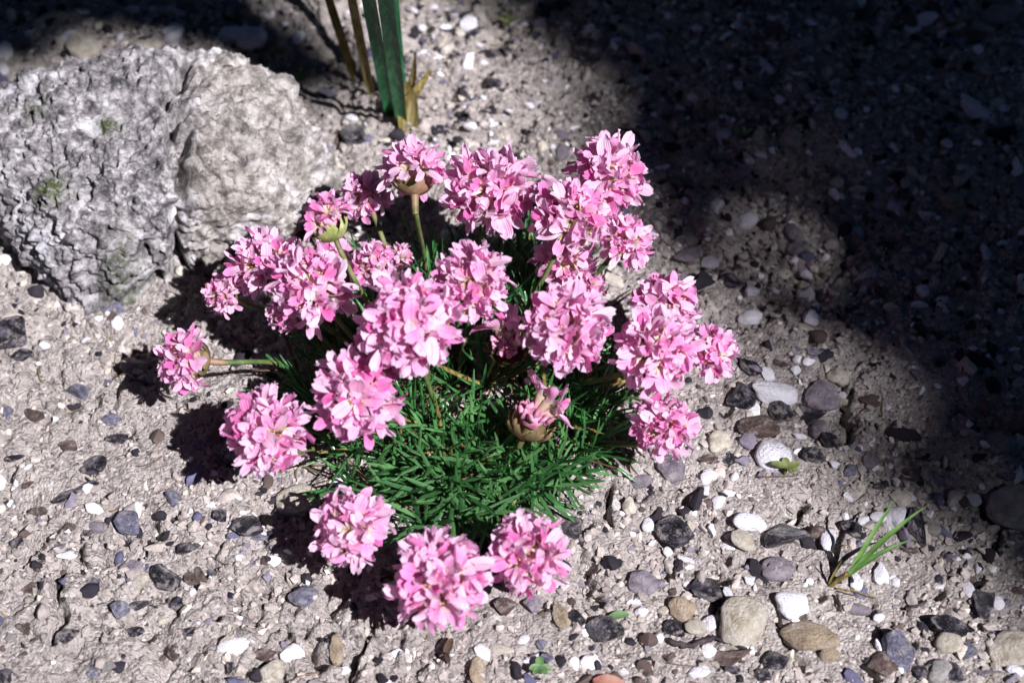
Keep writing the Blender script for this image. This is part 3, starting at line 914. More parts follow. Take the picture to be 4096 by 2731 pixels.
# of two that are otherwise alike, say which is the bigger
same = {}
for o in COL.objects:
    if o.get('category') in ('pebble', 'flint'): same.setdefault(o['label'], []).append(o)
for lb, os_ in same.items():
    if len(os_) == 2 and ' near ' in lb:
        os_.sort(key=lambda o: o.scale.x * o.scale.y)
        if os_[1].scale.x * os_[1].scale.y > 1.08 * os_[0].scale.x * os_[0].scale.y:
            h_, t_ = lb.split(' near ', 1)
            os_[0]['label'], os_[1]['label'] = f'smaller of two {h_}s near {t_}', f'bigger of two {h_}s near {t_}'

# ------------------------------------------------------------------ gravel and crumbs too many to count
TINT = np.array([lin(182, 172, 166), lin(156, 147, 143), lin(236, 233, 240), lin(206, 197, 184), lin(44, 40, 48), lin(92, 78, 74), lin(128, 120, 134), lin(98, 96, 122)])


def chip2(seed):
    v, f = ICO2
    r_ = np.random.default_rng(seed)
    w = v * r_.uniform(0.8, 1.2, 3)
    for _ in range(9):
        n = r_.normal(size=3); n /= np.linalg.norm(n)
        over = np.maximum(w @ n - r_.uniform(0.4, 0.85), 0)
        w = w - over[:, None] * n[None, :] * 0.95
    return w * 1.25, f


def scatter(n, smin, smax, base, probs, seed, power=2.2, jit=0.075):
    r_ = np.random.default_rng(seed)
    x = r_.uniform(-0.148, 0.148, n * 3)
    y = r_.uniform(-0.097, 0.133, n * 3)
    dens = np.clip(0.42 + 0.75 * fbm2(x / 0.035, y / 0.035, 3, seed + 5) + 2.2 * (y - 0.0) + 1.6 * x, 0.10, 1)
    keep = r_.random(n * 3) < dens
    a = np.arctan2(y - rc.y, x - rc.x)
    keep &= np.hypot(x - rc.x, y - rc.y) > np.interp(a, T, RT) - 0.002
    x, y = x[keep][:n], y[keep][:n]
    n = len(x)
    s = smin + (smax - smin) * r_.random(n) ** power
    z = height(x, y)
    v, f = base
    nv = len(v)
    A = np.empty((n, nv, 3))
    o = r_.uniform(0, 6.28, (n, 3))
    bump = 1 + 0.22 * np.sin(v[None, :, 0] * 2.3 + o[:, None, 0]) + 0.18 * np.sin(v[None, :, 1] * 2.9 + o[:, None, 1]) + jit * r_.normal(size=(n, nv))
    sc = np.stack([s * r_.uniform(0.75, 1.35, n), s * r_.uniform(0.6, 1.1, n), s * r_.uniform(0.4, 0.8, n)], -1)
    A = v[None] * bump[..., None] * sc[:, None, :]
    # tumble each about a random tilt, then turn it about the vertical
    ti = r_.normal(0, 0.35, n); c, q = np.cos(ti)[:, None], np.sin(ti)[:, None]
    Y, Z = A[..., 1] * c - A[..., 2] * q, A[..., 1] * q + A[..., 2] * c
    an = r_.uniform(0, 6.28, n); c, q = np.cos(an)[:, None], np.sin(an)[:, None]
    X, Y = A[..., 0] * c - Y * q, A[..., 0] * q + Y * c
    V = np.stack([X + x[:, None], Y + y[:, None], Z + (z + sc[:, 2] * 0.25)[:, None]], -1).reshape(-1, 3)
    F = (f[None] + (np.arange(n) * nv)[:, None, None]).reshape(-1, 3)
    col = TINT[r_.choice(len(TINT), n, p=probs)] * r_.uniform(0.8, 1.12, n)[:, None]
    return V, F, np.repeat(np.clip(col, 0, 0.9), nv, 0)


PC = [.56, .22, .045, .055, .045, .04, .025, .01]
PG = [.22, .12, .16, .08, .26, .07, .05, .04]
for nm, sets in (('soil_crumbs', [(36000, 0.00018, 0.0011, ICO1, PC, 31, 2.2, 0.2)]),
                 ('gravel', [(560, 0.0005, 0.0021, chip2(i), PG, 47 + i, 2.4, 0.03) for i in range(5)] + [(500, 0.0005, 0.0016, ICO2, PG, 60, 2.4, 0.05)])):
    bag = Bag()
    for args in sets:
        V, F, C_ = scatter(*args)
        bag.add(V, F, C_)
    me = bag.mesh(nm, [M['grit']], True, 'tint')
    me.set_sharp_from_angle(angle=R(32))
    link(nm, me, None, 'fine pale crumbs of dry clay soil' if nm == 'soil_crumbs' else 'mixed small gravel strewn over the soil',
         'soil' if nm == 'soil_crumbs' else 'gravel', kind='stuff')

# ------------------------------------------------------------------ plant helpers
def tube(pts, rads, n=8, cap=True):
    pts = [Vector(p) for p in pts]
    V, F = [], []
    up = Vector((0.31, 0.77, 0.55)).normalized()
    for i, p in enumerate(pts):
        t = (pts[min(i + 1, len(pts) - 1)] - pts[max(i - 1, 0)]).normalized()
        s = t.cross(up).normalized()
        u = s.cross(t).normalized()
        r_ = rads[i] if hasattr(rads, '__len__') else rads
        for j in range(n):
            a = 2 * math.pi * j / n
            V.append(p + (s * math.cos(a) + u * math.sin(a)) * r_)
    for i in range(len(pts) - 1):
        for j in range(n):
            a, b = i * n + j, i * n + (j + 1) % n
            F.append((a, b, b + n)); F.append((a, b + n, a + n))
    if cap:
        V.append(pts[-1]); k_ = len(V) - 1
        for j in range(n):
            F.append(((len(pts) - 1) * n + j, (len(pts) - 1) * n + (j + 1) % n, k_))
    return np.array([v[:] for v in V]), np.array(F)


def bezier(p0, p1, p2, p3, n):
    out = []
    for i in range(n + 1):
        t = i / n
        out.append(p0 * (1 - t) ** 3 + p1 * 3 * t * (1 - t) ** 2 + p2 * 3 * t * t * (1 - t) + p3 * t ** 3)
    return out


def blade(pts, width, face, fold=0.25, prof=None, thick=0.0):
    """a strap of five rows across: folded along its middle, `face` is roughly its upper side"""
    pts = [Vector(p) for p in pts]
    n = len(pts)
    V, F = [], []
    for i, p in enumerate(pts):
        t = (pts[min(i + 1, n - 1)] - pts[max(i - 1, 0)]).normalized()
        s = t.cross(face)
        s = s.normalized() if s.length > 1e-9 else t.orthogonal().normalized()
        u = s.cross(t).normalized()
        q = i / (n - 1)
        w = width * (prof(q) if prof else (min(1, q * 6 + .5)) * (1 - q ** 4) + 0.02)
        V += [p - s * w * .5 + u * w * fold, p - s * w * .26 + u * w * fold * .3, p, p + s * w * .26 + u * w * fold * .3, p + s * w * .5 + u * w * fold]
    for i in range(n - 1):
        for j in range(4):
            a = i * 5 + j
            F.append((a, a + 1, a + 6)); F.append((a, a + 6, a + 5))
    V, F = np.array([v[:] for v in V]), np.array(F)
    return V, F


def xf(v, m):
    m = np.array(m)
    return v @ m[:3, :3].T + m[:3, 3]


# ------------------------------------------------------------------ the thrift
def floret_arrays(seed, open_deg, plen=0.60, pw=0.25):
    """one five-petalled floret: axis +Z from the origin, sizes in head radii"""
    r_ = np.random.default_rng(seed)
    bag = Bag()
    NS, NW = 8, 5
    for kx in range(5):
        az = 2 * np.pi * kx / 5 + r_.normal(0, 0.13)
        op_ = np.radians(open_deg + r_.normal(0, 8))
        L, Wd = plen * r_.uniform(0.72, 1.15), pw * r_.uniform(0.62, 1.2)
        tw = r_.normal(0, 0.22)
        curl = r_.normal(0.05, 0.38)
        ph = r_.uniform(0, 6.28)
        tone_ = np.clip(r_.beta(2, 2), 0, 1)
        V, C = [], []
        rad_, z = 0.035, 0.26
        for i in range(NS):
            s = i / (NS - 1)
            ang = op_ * min(1, 0.25 + 1.35 * s) + curl * s * s
            if i:
                rad_ += math.sin(ang) * L / (NS - 1)
                z += math.cos(ang) * L / (NS - 1)
            w = Wd * (0.16 + 0.84 * math.sin(min(1, s / 0.72) * math.pi / 2) ** 1.3) * (1 if s < 0.72 else math.sqrt(max(0.0, 1 - ((s - 0.72) / 0.30) ** 2)))
            for j in range(NW):
                t = j / (NW - 1) * 2 - 1
                lat = t * w * 0.5
                cup = 0.34 * (abs(t) ** 1.7) * w * 0.5 + 0.030 * s * math.sin(6 * s + ph + 2.5 * t) + 0.012 * math.sin(11 * t + ph * 2) * s
                # notch at the tip
                rr_ = rad_ - (0.035 * (1 - abs(t)) if i == NS - 1 else 0)
                x0 = rr_ - cup * math.cos(ang)
                z0 = z + cup * math.sin(ang) + tw * lat * s
                V.append((x0 * math.cos(az) - lat * math.sin(az), x0 * math.sin(az) + lat * math.cos(az), z0))
                C.append((s, abs(t), tone_))
        F = []
        for i in range(NS - 1):
            for j in range(NW - 1):
                a = i * NW + j
                F += [(a, a + 1, a + NW + 1), (a, a + NW + 1, a + NW)]
        bag.add(V, F, np.array(C), np.zeros(len(F), int))
    # calyx: a ribbed papery funnel
    V, F = [], []
    for i, (rr_, z) in enumerate(((0.03, -0.12), (0.075, 0.08), (0.10, 0.30))):
        for j in range(10):
            a = 2 * np.pi * j / 10
            q = rr_ * (1 + (0.14 if j % 2 else -0.10))
            V.append((q * math.cos(a), q * math.sin(a), z + (0.05 if (i == 2 and j % 2) else 0)))
    for i in range(2):
        for j in range(10):
            a, b = i * 10 + j, i * 10 + (j + 1) % 10
            F += [(a, b, b + 10), (a, b + 10, a + 10)]
    bag.add(V, F, np.zeros((len(V), 3)), np.ones(len(F), int))
    # stamens with yellow anthers
    oc = np.array([(1, 0, 0), (-1, 0, 0), (0, 1, 0), (0, -1, 0), (0, 0, 1), (0, 0, -1)], float)
    of = np.array([(0, 2, 4), (2, 1, 4), (1, 3, 4), (3, 0, 4), (2, 0, 5), (1, 2, 5), (3, 1, 5), (0, 3, 5)])
    for kx in range(5):
        a = 2 * np.pi * (kx + .5) / 5 + r_.normal(0, .2)
        sp = r_.uniform(0.05, 0.15)
        p0 = np.array([0.02 * math.cos(a), 0.02 * math.sin(a), 0.22])
        p1 = np.array([sp * math.cos(a), sp * math.sin(a), 0.22 + r_.uniform(0.16, 0.30)])
        sd = np.array([-math.sin(a), math.cos(a), 0]) * 0.007
        bag.add([p0 - sd, p0 + sd, p1 + sd, p1 - sd], [(0, 1, 2), (0, 2, 3)], np.zeros((4, 3)), np.ones(2, int))
        bag.add(p1 + oc * np.array([0.022, 0.022, 0.032]), of, np.zeros((6, 3)), np.full(8, 2))
    return bag


FM = [M['petal'], M['calyx'], M['anther']]
FLOR = [floret_arrays(100 + i, od) for i, od in enumerate((34, 42, 48, 54, 58, 62, 66, 72, 50, 38))]
FV = [(np.vstack(b.v), np.vstack(b.f), np.vstack(b.c), np.concatenate(b.m)) for b in FLOR]
FME = [b.mesh('floret', FM, True, 'petal') for b in FLOR]

plant = link('thrift_plant', None, None, 'thrift plant with many pink flower heads over a cushion of narrow green leaves', 'plant')
plant.location = (PLANT.x, PLANT.y, hz(PLANT.x, PLANT.y))
plant.empty_display_size = 0.01
PLI = Matrix.Translation(-Vector(plant.location))


def frame(axis, spin):
    q = axis.to_track_quat('Z', 'Y')
    return (q @ Quaternion((0, 0, 1), spin)).to_matrix().to_4x4()


def bract_cup(R_, axis_m, mats, n=9, spread=0.62, depth=0.55):
    """overlapping papery scales under the head"""
    bag = Bag()
    for ring in range(2):
        for j in range(n):
            a = 2 * math.pi * (j + 0.5 * ring) / n + random.gauss(0, .08)
            V, F = [], []
            jr, jt, jl = random.gauss(0, .04), random.gauss(.02, .07) * (1 if spread < .4 else .35), random.uniform(.75, 1.15)
            for i in range(5):
                s = i / 4
                rr_ = 0.07 + (spread + .06 * ring + jr) * math.sin(s * 1.45) ** 0.9 + jt * s ** 4
                z = -depth + depth * (1.15 - .15 * ring) * jl * s ** 1.5
                w = 0.34 * math.sin(math.pi * (0.18 + 0.80 * s)) ** .8
                for j2 in range(3):
                    t = j2 - 1
                    r2 = rr_ - 0.05 * abs(t)
                    V.append((r2 * math.cos(a) - t * w * .5 * math.sin(a), r2 * math.sin(a) + t * w * .5 * math.cos(a), z))
            for i in range(4):
                for j2 in range(2):
                    q = i * 3 + j2
                    F += [(q, q + 1, q + 4), (q, q + 4, q + 3)]
            bag.add(xf(np.array(V) * R_, axis_m), F)
    return bag.mesh('involucre', mats, True)


n_flor = 0


def head(cx, cy, rad_disp, zc, axis=None, n=24,  style='full', stem_to=None, cover=1.95, keep=11, label=None, bend=None):
    """a flower head at overview pixel (cx, cy), its centre zc cm above the soil"""
    global n_flor
    c = at(cx * DS, cy * DS, zc * 0.01)
    R_ = rad_disp * DS * mpp(c)
    outw = Vector((c.x - PLANT.x, c.y - PLANT.y, 0))
    if axis is None:
        axis = Vector((0, -0.12, 1)) + outw * 13 + Vector((random.gauss(0, .12), random.gauss(0, .12), 0))
    axis = Vector(axis).normalized()
    fr = frame(axis, random.uniform(0, 6.28))
    base = c - axis * R_ * (0.5 if style == 'full' else 0.55)
    # stalk
    root = Vector((PLANT.x, PLANT.y, 0)) + outw * 0.55 + Vector((random.gauss(0, .003), random.gauss(0, .003), 0))
    if stem_to: root = at(stem_to[0] * DS, stem_to[1] * DS, 0.004)
    root.z = hz(root.x, root.y) - 0.002
    dl = (base - root).length
    pts = bezier(root, root + Vector((0, 0, dl * .45)) + outw * .12, base - axis * dl * (bend or .40), base, 16)
    sv, sf = tube(pts, [0.00046 + 0.00010 * (i / 16) for i in range(17)], 8)
    me = mesh_np('flower_stalk', sv, sf, [M['stem']])
    st = link('flower_stalk', me, plant)
    st.matrix_parent_inverse = PLI
    # receptacle, the knob all florets sit on
    v, f = ICO2
    kv = v * (1 + 0.08 * np.sin(v[:, [0]] * 5 + v[:, [1]] * 4))
    sc = np.diag([0.33 * R_, 0.33 * R_, 0.33 * R_])
    hm = mesh_np('flower_head', kv @ sc, f, [M['calyx'] if style == 'full' else M['bud']])
    h = link('flower_head', hm, plant)
    h.matrix_parent_inverse = PLI
    hc = c - axis * R_ * 0.14
    h.matrix_basis = Matrix.Translation(hc) @ fr
    if label: h['label'] = label
    green = style == 'green'
    iv = link('involucre', bract_cup(R_ * (1.0 if style == 'full' else 1.12), np.eye(4), [M['bract_green' if green else 'bract']],
                                     spread=.36 if style == 'full' else .52, depth=.38 if style == 'full' else .52), h)
    iv.location = (0, 0, -0.10 * R_ if style == 'full' else -0.05 * R_)
    sb = Bag()
    q0 = Vector((0, 0, -R_ * .5)); sheath = [Vector((0, 0, -R_ * (.32 + .16 * i))) for i in range(5)]
    a_, b_ = tube(sheath, [R_ * .10, R_ * .105, R_ * .095, R_ * .09, R_ * .078], 8, False)
    sb.add(a_, b_)
    sh = link('stalk_sheath', sb.mesh('stalk_sheath', [M['bract']], True), h)
    # florets over the knob
    n = max(8, int(n * 1.34))
    dirs = []
    ga = math.pi * (3 - math.sqrt(5))
    zmin = math.cos(cover)
    for i in range(n):
        zz_ = 1 - (i + .5) / n * (1 - zmin)
        rr_ = math.sqrt(max(0, 1 - zz_ * zz_))
        dv = Vector((rr_ * math.cos(i * ga), rr_ * math.sin(i * ga), zz_)) + Vector((random.gauss(0, .10), random.gauss(0, .10), random.gauss(0, .10)))
        dirs.append(dv.normalized())
    if style != 'full':
        # mostly closed: pink buds fill the cup, only a few florets have opened
        bb = Bag()
        for i in range(30):
            a = i * ga + random.gauss(0, .3)
            rr_ = 0.50 * math.sqrt((i + .5) / 30) + random.gauss(0, .03)
            dv = Vector((rr_ * 1.6 * math.cos(a) + random.gauss(0, .35), rr_ * 1.6 * math.sin(a) + random.gauss(0, .35), 1)).normalized()
            p = Vector((rr_ * math.cos(a), rr_ * math.sin(a), 0.24 - 0.35 * rr_ * rr_ + random.uniform(-.07, .06)))
            v2 = ICO2[0] * np.array([0.085, 0.062, 0.16]) * random.uniform(.7, 1.25) * (1 + .25 * np.sin(ICO2[0][:, [0]] * 4 + i))
            m4 = Matrix.Translation(p * R_) @ dv.to_track_quat('Z', 'Y').to_matrix().to_4x4() @ Matrix.Scale(R_, 4)
            bb.add(xf(v2, m4), ICO2[1])
        bo = link('bud_cluster', bb.mesh('bud_cluster', [M['bud']], True), h, kind='stuff')
        dirs = [(fr.to_3x3().inverted() @ Vector(d_)).normalized() for d_ in stem_dirs]   # given in the garden's axes
    tocam = (fr.inverted().to_3x3() @ (CAM - c)).normalized()
    tow = [(d_.dot(tocam), i) for i, d_ in enumerate(dirs)]
    own = {i for _, i in sorted(tow, reverse=True)[:keep]}
    rest = Bag()
    for i, dv in enumerate(dirs):
        vi = random.randrange(len(FME))
        s = R_ * random.uniform(0.86, 1.12) * (1 if style == 'full' else (1.22 if style == 'green' else 1.5))
        m4 = Matrix.Translation(dv * R_ * 0.14) @ dv.to_track_quat('Z', 'Y').to_matrix().to_4x4() @ Matrix.Rotation(random.uniform(0, 6.28), 4, 'Z') @ Matrix.Scale(s, 4)
        if i in own:
            fo = link('floret', FME[vi], h)
            fo.matrix_basis = m4
            n_flor += 1
        else:
            V_, F_, C_, M_ = FV[vi]
            rest.add(xf(V_, m4), F_, C_, M_)
    if rest.v:
        link('floret_cluster', rest.mesh('floret_cluster', FM, True, 'petal'), h, kind='stuff')
    return h


stem_dirs = []
# overview x, y, radius, height in cm, options
HEADS = [
    (838, 448, 66, 2.6, dict(axis=(-.35, .5, .7), n=20, keep=9, label='flower head in the shadow of its neighbour')),
    (950, 392, 88, 4.0, dict(axis=(-.05, .86, .50), n=18, cover=1.5, stem_to=(985, 640), bend=.25, label='flower head tipped back, showing its brown bracts and stalk')),
    (1130, 432, 112, 3.6, dict(n=28, keep=12)),
    (1402, 392, 98, 3.4, dict(n=26)),
    (1312, 486, 96, 3.9, dict(n=26)),
    (1442, 552, 72, 2.9, dict(axis=(.55, .1, .8), n=20, keep=9)),
    (1300, 598, 74, 2.2, dict(n=18, keep=8)),
    (1355, 650, 40, 1.8, dict(n=14, keep=5)),
    (760, 590, 52, 2.4, dict(n=16, keep=6)),
    (602, 602, 84, 2.9, dict(axis=(-.4, .25, .85), n=24)),
    (512, 672, 56, 2.4, dict(axis=(-.75, .0, .65), n=18, keep=8)),
    (855, 606, 62, 3.0, dict(n=18, keep=8)),
    (918, 590, 36, 2.6, dict(n=12, keep=4)),
    (715, 655, 102, 3.6, dict(n=24)),
    (650, 722, 46, 2.8, dict(axis=(-.5, -.4, .6), n=12, keep=5)),
    (1082, 645, 100, 4.2, dict(n=26)),
    (880, 790, 84, 3.4, dict(axis=(-.7, -.1, .6), n=20, keep=7)),
    (942, 738, 124, 4.6, dict(n=30, keep=15)),
    (1302, 752, 108, 3.9, dict(n=28, keep=12)),
    (1532, 690, 86, 2.5, dict(axis=(.2, .4, .9), n=22, keep=8)),
    (1634, 806, 76, 2.5, dict(axis=(.8, .1, .7), n=22, keep=9)),
    (1512, 800, 106, 3.3, dict(n=28, keep=13)),
    (1527, 978, 82, 2.0, dict(axis=(.35, -.1, .9), n=22)),
    (430, 826, 80, 2.2, dict(axis=(-.95, -.12, .28), n=19, cover=1.6, stem_to=(700, 850), bend=.45, label='flower head turned sideways on a bent stalk')),
    (612, 988, 110, 2.7, dict(axis=(-.35, -.1, .9), n=27, keep=12)),
    (818, 900, 112, 3.4, dict(axis=(-.2, -.1, .95), n=26, keep=12)),
    (806, 1208, 100, 2.0, dict(axis=(-.1, -.15, .95), n=20, keep=11)),
    (1012, 1328, 120, 2.2, dict(axis=(.0, -.25, .95), n=30, keep=14)),
    (1218, 1268, 100, 2.0, dict(axis=(.15, -.1, .95), n=26, keep=11)),
]
for hx, hy, hr, hzc, kw in HEADS:
    head(hx, hy, hr * 1.06, hzc, **kw)
stem_dirs = [(-.6, .4, .6), (-.3, .75, .5), (-.8, -.1, .35), (.1, .6, .7), (-.5, -.5, .5), (.5, .4, .7), (0, 0, 1), (-.9, .4, .2), (0, .95, .25)]
head(752, 506, 66, 4.0, axis=(-.35, .62, .55), style='green', keep=8, label='half open flower head with pale green cup')
stem_dirs = [(.1, .3, .9), (.6, -.2, .7), (-.4, .4, .8)]
head(1165, 790, 72, 2.9, axis=(-.1, -.1, .95), style='bud', keep=3, label='half open flower head in a brown papery cup')
stem_dirs = [(.35, .80, .45), (.95, .10, .30), (.75, .55, .55)]
head(1228, 950, 84, 2.3, axis=(.38, .45, .78), style='bud', keep=3, label='half open bud with three florets out')
print('florets as objects', n_flor)

# leaf cushion: rosettes of narrow leaves
PROF = lambda q: (0.55 + 0.45 * min(1, q * 3)) * math.sqrt(max(0.02, 1 - max(0, (q - .55) / .45) ** 2.2))
LV = []
for i in range(10):
    r_ = random.Random(300 + i)
    L = 1.0
    bend_ = r_.uniform(-.45, .9)
    pts = [Vector((0, math.sin(bend_ * q / 6) * q / 6 * .5, q / 6 * L)) + Vector((r_.gauss(0, .006), 0, 0)) for q in range(7)]
    V_, F_ = blade(pts, 0.047 * r_.uniform(.8, 1.3), Vector((0, -1, 0.0)), 0.22, PROF)
    LV.append((V_, F_))
LME = [mesh_np('leaf', a, b, [M['leaf']]) for a, b in LV]
leaves = []
ros = []
tries = 0
while len(ros) < 58 and tries < 4000:
    tries += 1
    a, q = random.uniform(0, 6.28), math.sqrt(random.random())
    x = PLANT.x + math.cos(a) * q * 0.031 + 0.000
    y = PLANT.y + math.sin(a) * q * 0.034 - 0.002
    if all((x - u) ** 2 + (y - w) ** 2 > 0.0052 ** 2 for u, w, _ in ros):
        ros.append((x, y, q))
for (px_, py_) in ((2280, 1640), (2330, 1740), (2260, 1560), (2140, 1120), (2230, 1080), (2080, 1010), (1500, 1660), (1420, 1760), (2400, 1610),
                   (1650, 1830), (1800, 1900), (1960, 1930), (2110, 1880), (2230, 1810), (1720, 1700), (1900, 1780), (2060, 1760), (1360, 1330), (1850, 1840), (2000, 1850), (1760, 1790), (1600, 1740)):
    p = at(px_, py_, 0.010)
    ros.append((p.x, p.y, 0.7))
for (x, y, q) in ros:
    zb = hz(x, y) + 0.001 + 0.0085 * (1 - q * q) * random.uniform(.6, 1.1)
    out_ = Vector((x - PLANT.x, y - PLANT.y, 0)) * 22
    ax = (Vector((0, 0, 1)) + out_ + Vector((random.gauss(0, .15), random.gauss(0, .15), 0))).normalized()
    nl = random.randint(18, 24)
    for j in range(nl):
        a = 2.4 * j + random.gauss(0, .2)
        tl = 0.16 + 0.95 * (j / nl) + random.gauss(0, .10)
        fr = frame(ax, 0) @ Matrix.Rotation(a, 4, 'Z') @ Matrix.Rotation(tl, 4, 'X')
        L = random.uniform(.0085, .0165)
        p = Vector((x + random.gauss(0, .0007), y + random.gauss(0, .0007), zb))
        tip = p + (fr.to_3x3() @ Vector((0, 0, 1))) * L
        if tip.z < hz(tip.x, tip.y) + 0.0006:
            continue
        leaves.append((Matrix.Translation(p) @ fr @ Matrix.Scale(L, 4), tip, random.randrange(len(LME))))
# the leaves that show: unhidden by heads, so mostly those of the front cushion
vis = lambda t: ((t - CAM).dot(UPV) * -1 + 0.35 * t.z * -1)
order = sorted(range(len(leaves)), key=lambda i: leaves[i][1].y - 1.2 * leaves[i][1].z)
rest = Bag()
for rank, i in enumerate(order):
    m4, tip, vi = leaves[i]
    if rank < 300:
        lo = link('leaf', LME[vi], plant)
        lo.matrix_parent_inverse = PLI
        lo.matrix_basis = m4
    else:
        rest.add(xf(LV[vi][0], m4), LV[vi][1], m=np.full(len(LV[vi][1]), int(random.random() < .08)))
if rest.v:
    lo = link('leaf_cushion', rest.mesh('leaf_cushion', [M['leaf'], M['wither']], True), plant, kind='stuff')
    lo.matrix_parent_inverse = PLI
# dead brown leaves under the cushion
rest = Bag()
for _ in range(420):
    a, q = random.uniform(0, 6.28), math.sqrt(random.random()) * 0.036
    x, y = PLANT.x + math.cos(a) * q, PLANT.y + math.sin(a) * q
    p = Vector((x, y, hz(x, y) + random.uniform(0.0004, 0.004)))
    fr = Matrix.Rotation(random.uniform(0, 6.28), 4, 'Z') @ Matrix.Rotation(random.uniform(1.1, 1.6), 4, 'X')
    V_, F_ = LV[random.randrange(10)]
    rest.add(xf(V_, Matrix.Translation(p) @ fr @ Matrix.Scale(random.uniform(.006, .013), 4)), F_)
lo = link('dead_leaf_thatch', rest.mesh('dead_leaf_thatch', [M['dead']], True), plant, kind='stuff')
lo.matrix_parent_inverse = PLI

# ------------------------------------------------------------------ other plants
def empty(name, p, label, cat, group=None):
    e = link(name, None, None, label, cat, group)
    e.location = p
    e.empty_display_size = 0.005
    return e


def child(name, V, F, mat, par, smooth=True):
    o = link(name, mesh_np(name, np.asarray(V) - np.array(par.location), np.asarray(F), [M[mat]], smooth), par)
    return o


# strap-leaved bulb behind the thrift, its leaves rise out of the picture
b0 = ground_at(1615, 500)
bulb = empty('strap_leaf_plant', b0, 'clump of green and withered strap leaves behind the thrift', 'plant')
SP = lambda q: min(1, 0.75 + q) * math.sqrt(max(0.01, 1 - max(0, (q - .6) / .4) ** 2))


def strap(base_px, top_px, ztop, width, mat, fold=.18, n=14, sag=0.0, name='leaf', roll=0.0):
    p0 = ground_at(*base_px) - Vector((0, 0, .002))
    p3 = at(*top_px, ztop)
    mid = (p0 + p3) / 2
    pts = bezier(p0, p0.lerp(p3, .33) + Vector((0, 0, sag)), p0.lerp(p3, .66) + Vector((0, 0, sag)), p3, n)
    V, F = blade(pts, width, Vector((roll, -1, .4)), fold, SP)
    return child(name, V, F, mat, bulb)


strap((1610, 490), (1500, -320), 0.085, 0.0033, 'strap')
strap((1560, 445), (1420, -300), 0.078, 0.0030, 'strap', .22, roll=.1)
strap((1428, 320), (1285, -100), 0.036, 0.0022, 'wither', .3)
strap((1492, 370), (1385, -150), 0.046, 0.0026, 'wither', .3, roll=-.4)
strap((1640, 520), (1625, 330), 0.012, 0.0050, 'wither', .3)
# the curled dry leaf at its foot
q = [ground_at(1575, 455) + Vector((0, 0, .001)), at(1600, 410, .007), at(1680, 360, .012), at(1720, 270, .011)]
V, F = blade(bezier(*q, 12), .0026, Vector((.5, -1, .6)), .45)
child('withered_leaf', V, F, 'wither', bulb)
q = [ground_at(1560, 460) + Vector((0, 0, .001)), at(1640, 440, .004), at(1670, 300, .010), at(1660, 215, .016)]
V, F = blade(bezier(*q, 12), .0022, Vector((-.5, -1, .6)), .45)
child('withered_leaf', V, F, 'wither', bulb)
# neighbours of the clump, out of the picture above; their shade falls on the gravel behind
for bx, by, tx, zt, rl in ((1620, 480, 1300, .17, 1.6), (1570, 440, 1640, .18, -1.4)):
    p0, w0 = ground_at(bx, by), 0.0030
    tip_ = p0 + Vector(((tx - 1500) * 6e-5, .035, zt))
    V, F = blade(bezier(p0 - Vector((0, 0, .002)), p0.lerp(tip_, .3) + Vector((0, .012, .01)), p0.lerp(tip_, .66) + Vector((0, .012, .012)), tip_, 16), w0, Vector((rl, -1, .4)), .2, SP)
    child('leaf', V, F, 'strap', bulb)
# grass seedling
g0 = ground_at(3315, 2341)
grass = empty('grass_seedling', g0, 'three bladed green grass seedling with a reddish foot', 'grass plant')
nd = ground_at(3394, 2292, .004)
V, F = tube(bezier(g0 - Vector((0, 0, .001)), g0.lerp(nd, .3) + Vector((0, 0, .0006)), g0.lerp(nd, .7), nd, 8), [.00055] * 9, 8)
child('stem', V, F, 'wither', grass)
GP = lambda q: (0.7 + .3 * min(1, q * 3)) * max(.03, 1 - q ** 2.2)
for (tx, ty, zt, w, ctl) in ((3585, 1992, .016, .00125, .004), (3716, 2017, .015, .0013, .005), (3655, 2156, .007, .0011, .004)):
    tp = at(tx, ty, zt)
    V, F = blade(bezier(nd - Vector((0, 0, .0006)), nd.lerp(tp, .3) + Vector((0, 0, ctl * .5)), nd.lerp(tp, .65) + Vector((0, 0, ctl * .6)), tp, 14), w, Vector((.3, -.4, 1)), .3, GP)
    child('leaf', V, F, 'grassy', grass)
for (tx, ty) in ((3370, 2235), (3356, 2260)):
    V, F = blade(bezier(g0, g0 + Vector((0, 0, .003)), at(tx, ty, .004), at(tx, ty, .006), 6), .0005, Vector((0, -1, .5)), .2)
    child('dry_sheath', V, F, 'wither', grass)


def leaflet(c, direction, L, Wd, up, mat, par, name='leaf'):
    d_ = Vector(direction).normalized()
    pts = [c + d_ * L * t + Vector((0, 0, up * math.sin(t * 2.2) * L)) for t in np.linspace(0, 1, 8)]
    V, F = blade(pts, Wd, Vector((0, 0, 1)), .18, lambda q: max(.05, math.sin(math.pi * (0.06 + 0.9 * q)) ** .7))
    return child(name, V, F, mat, par)


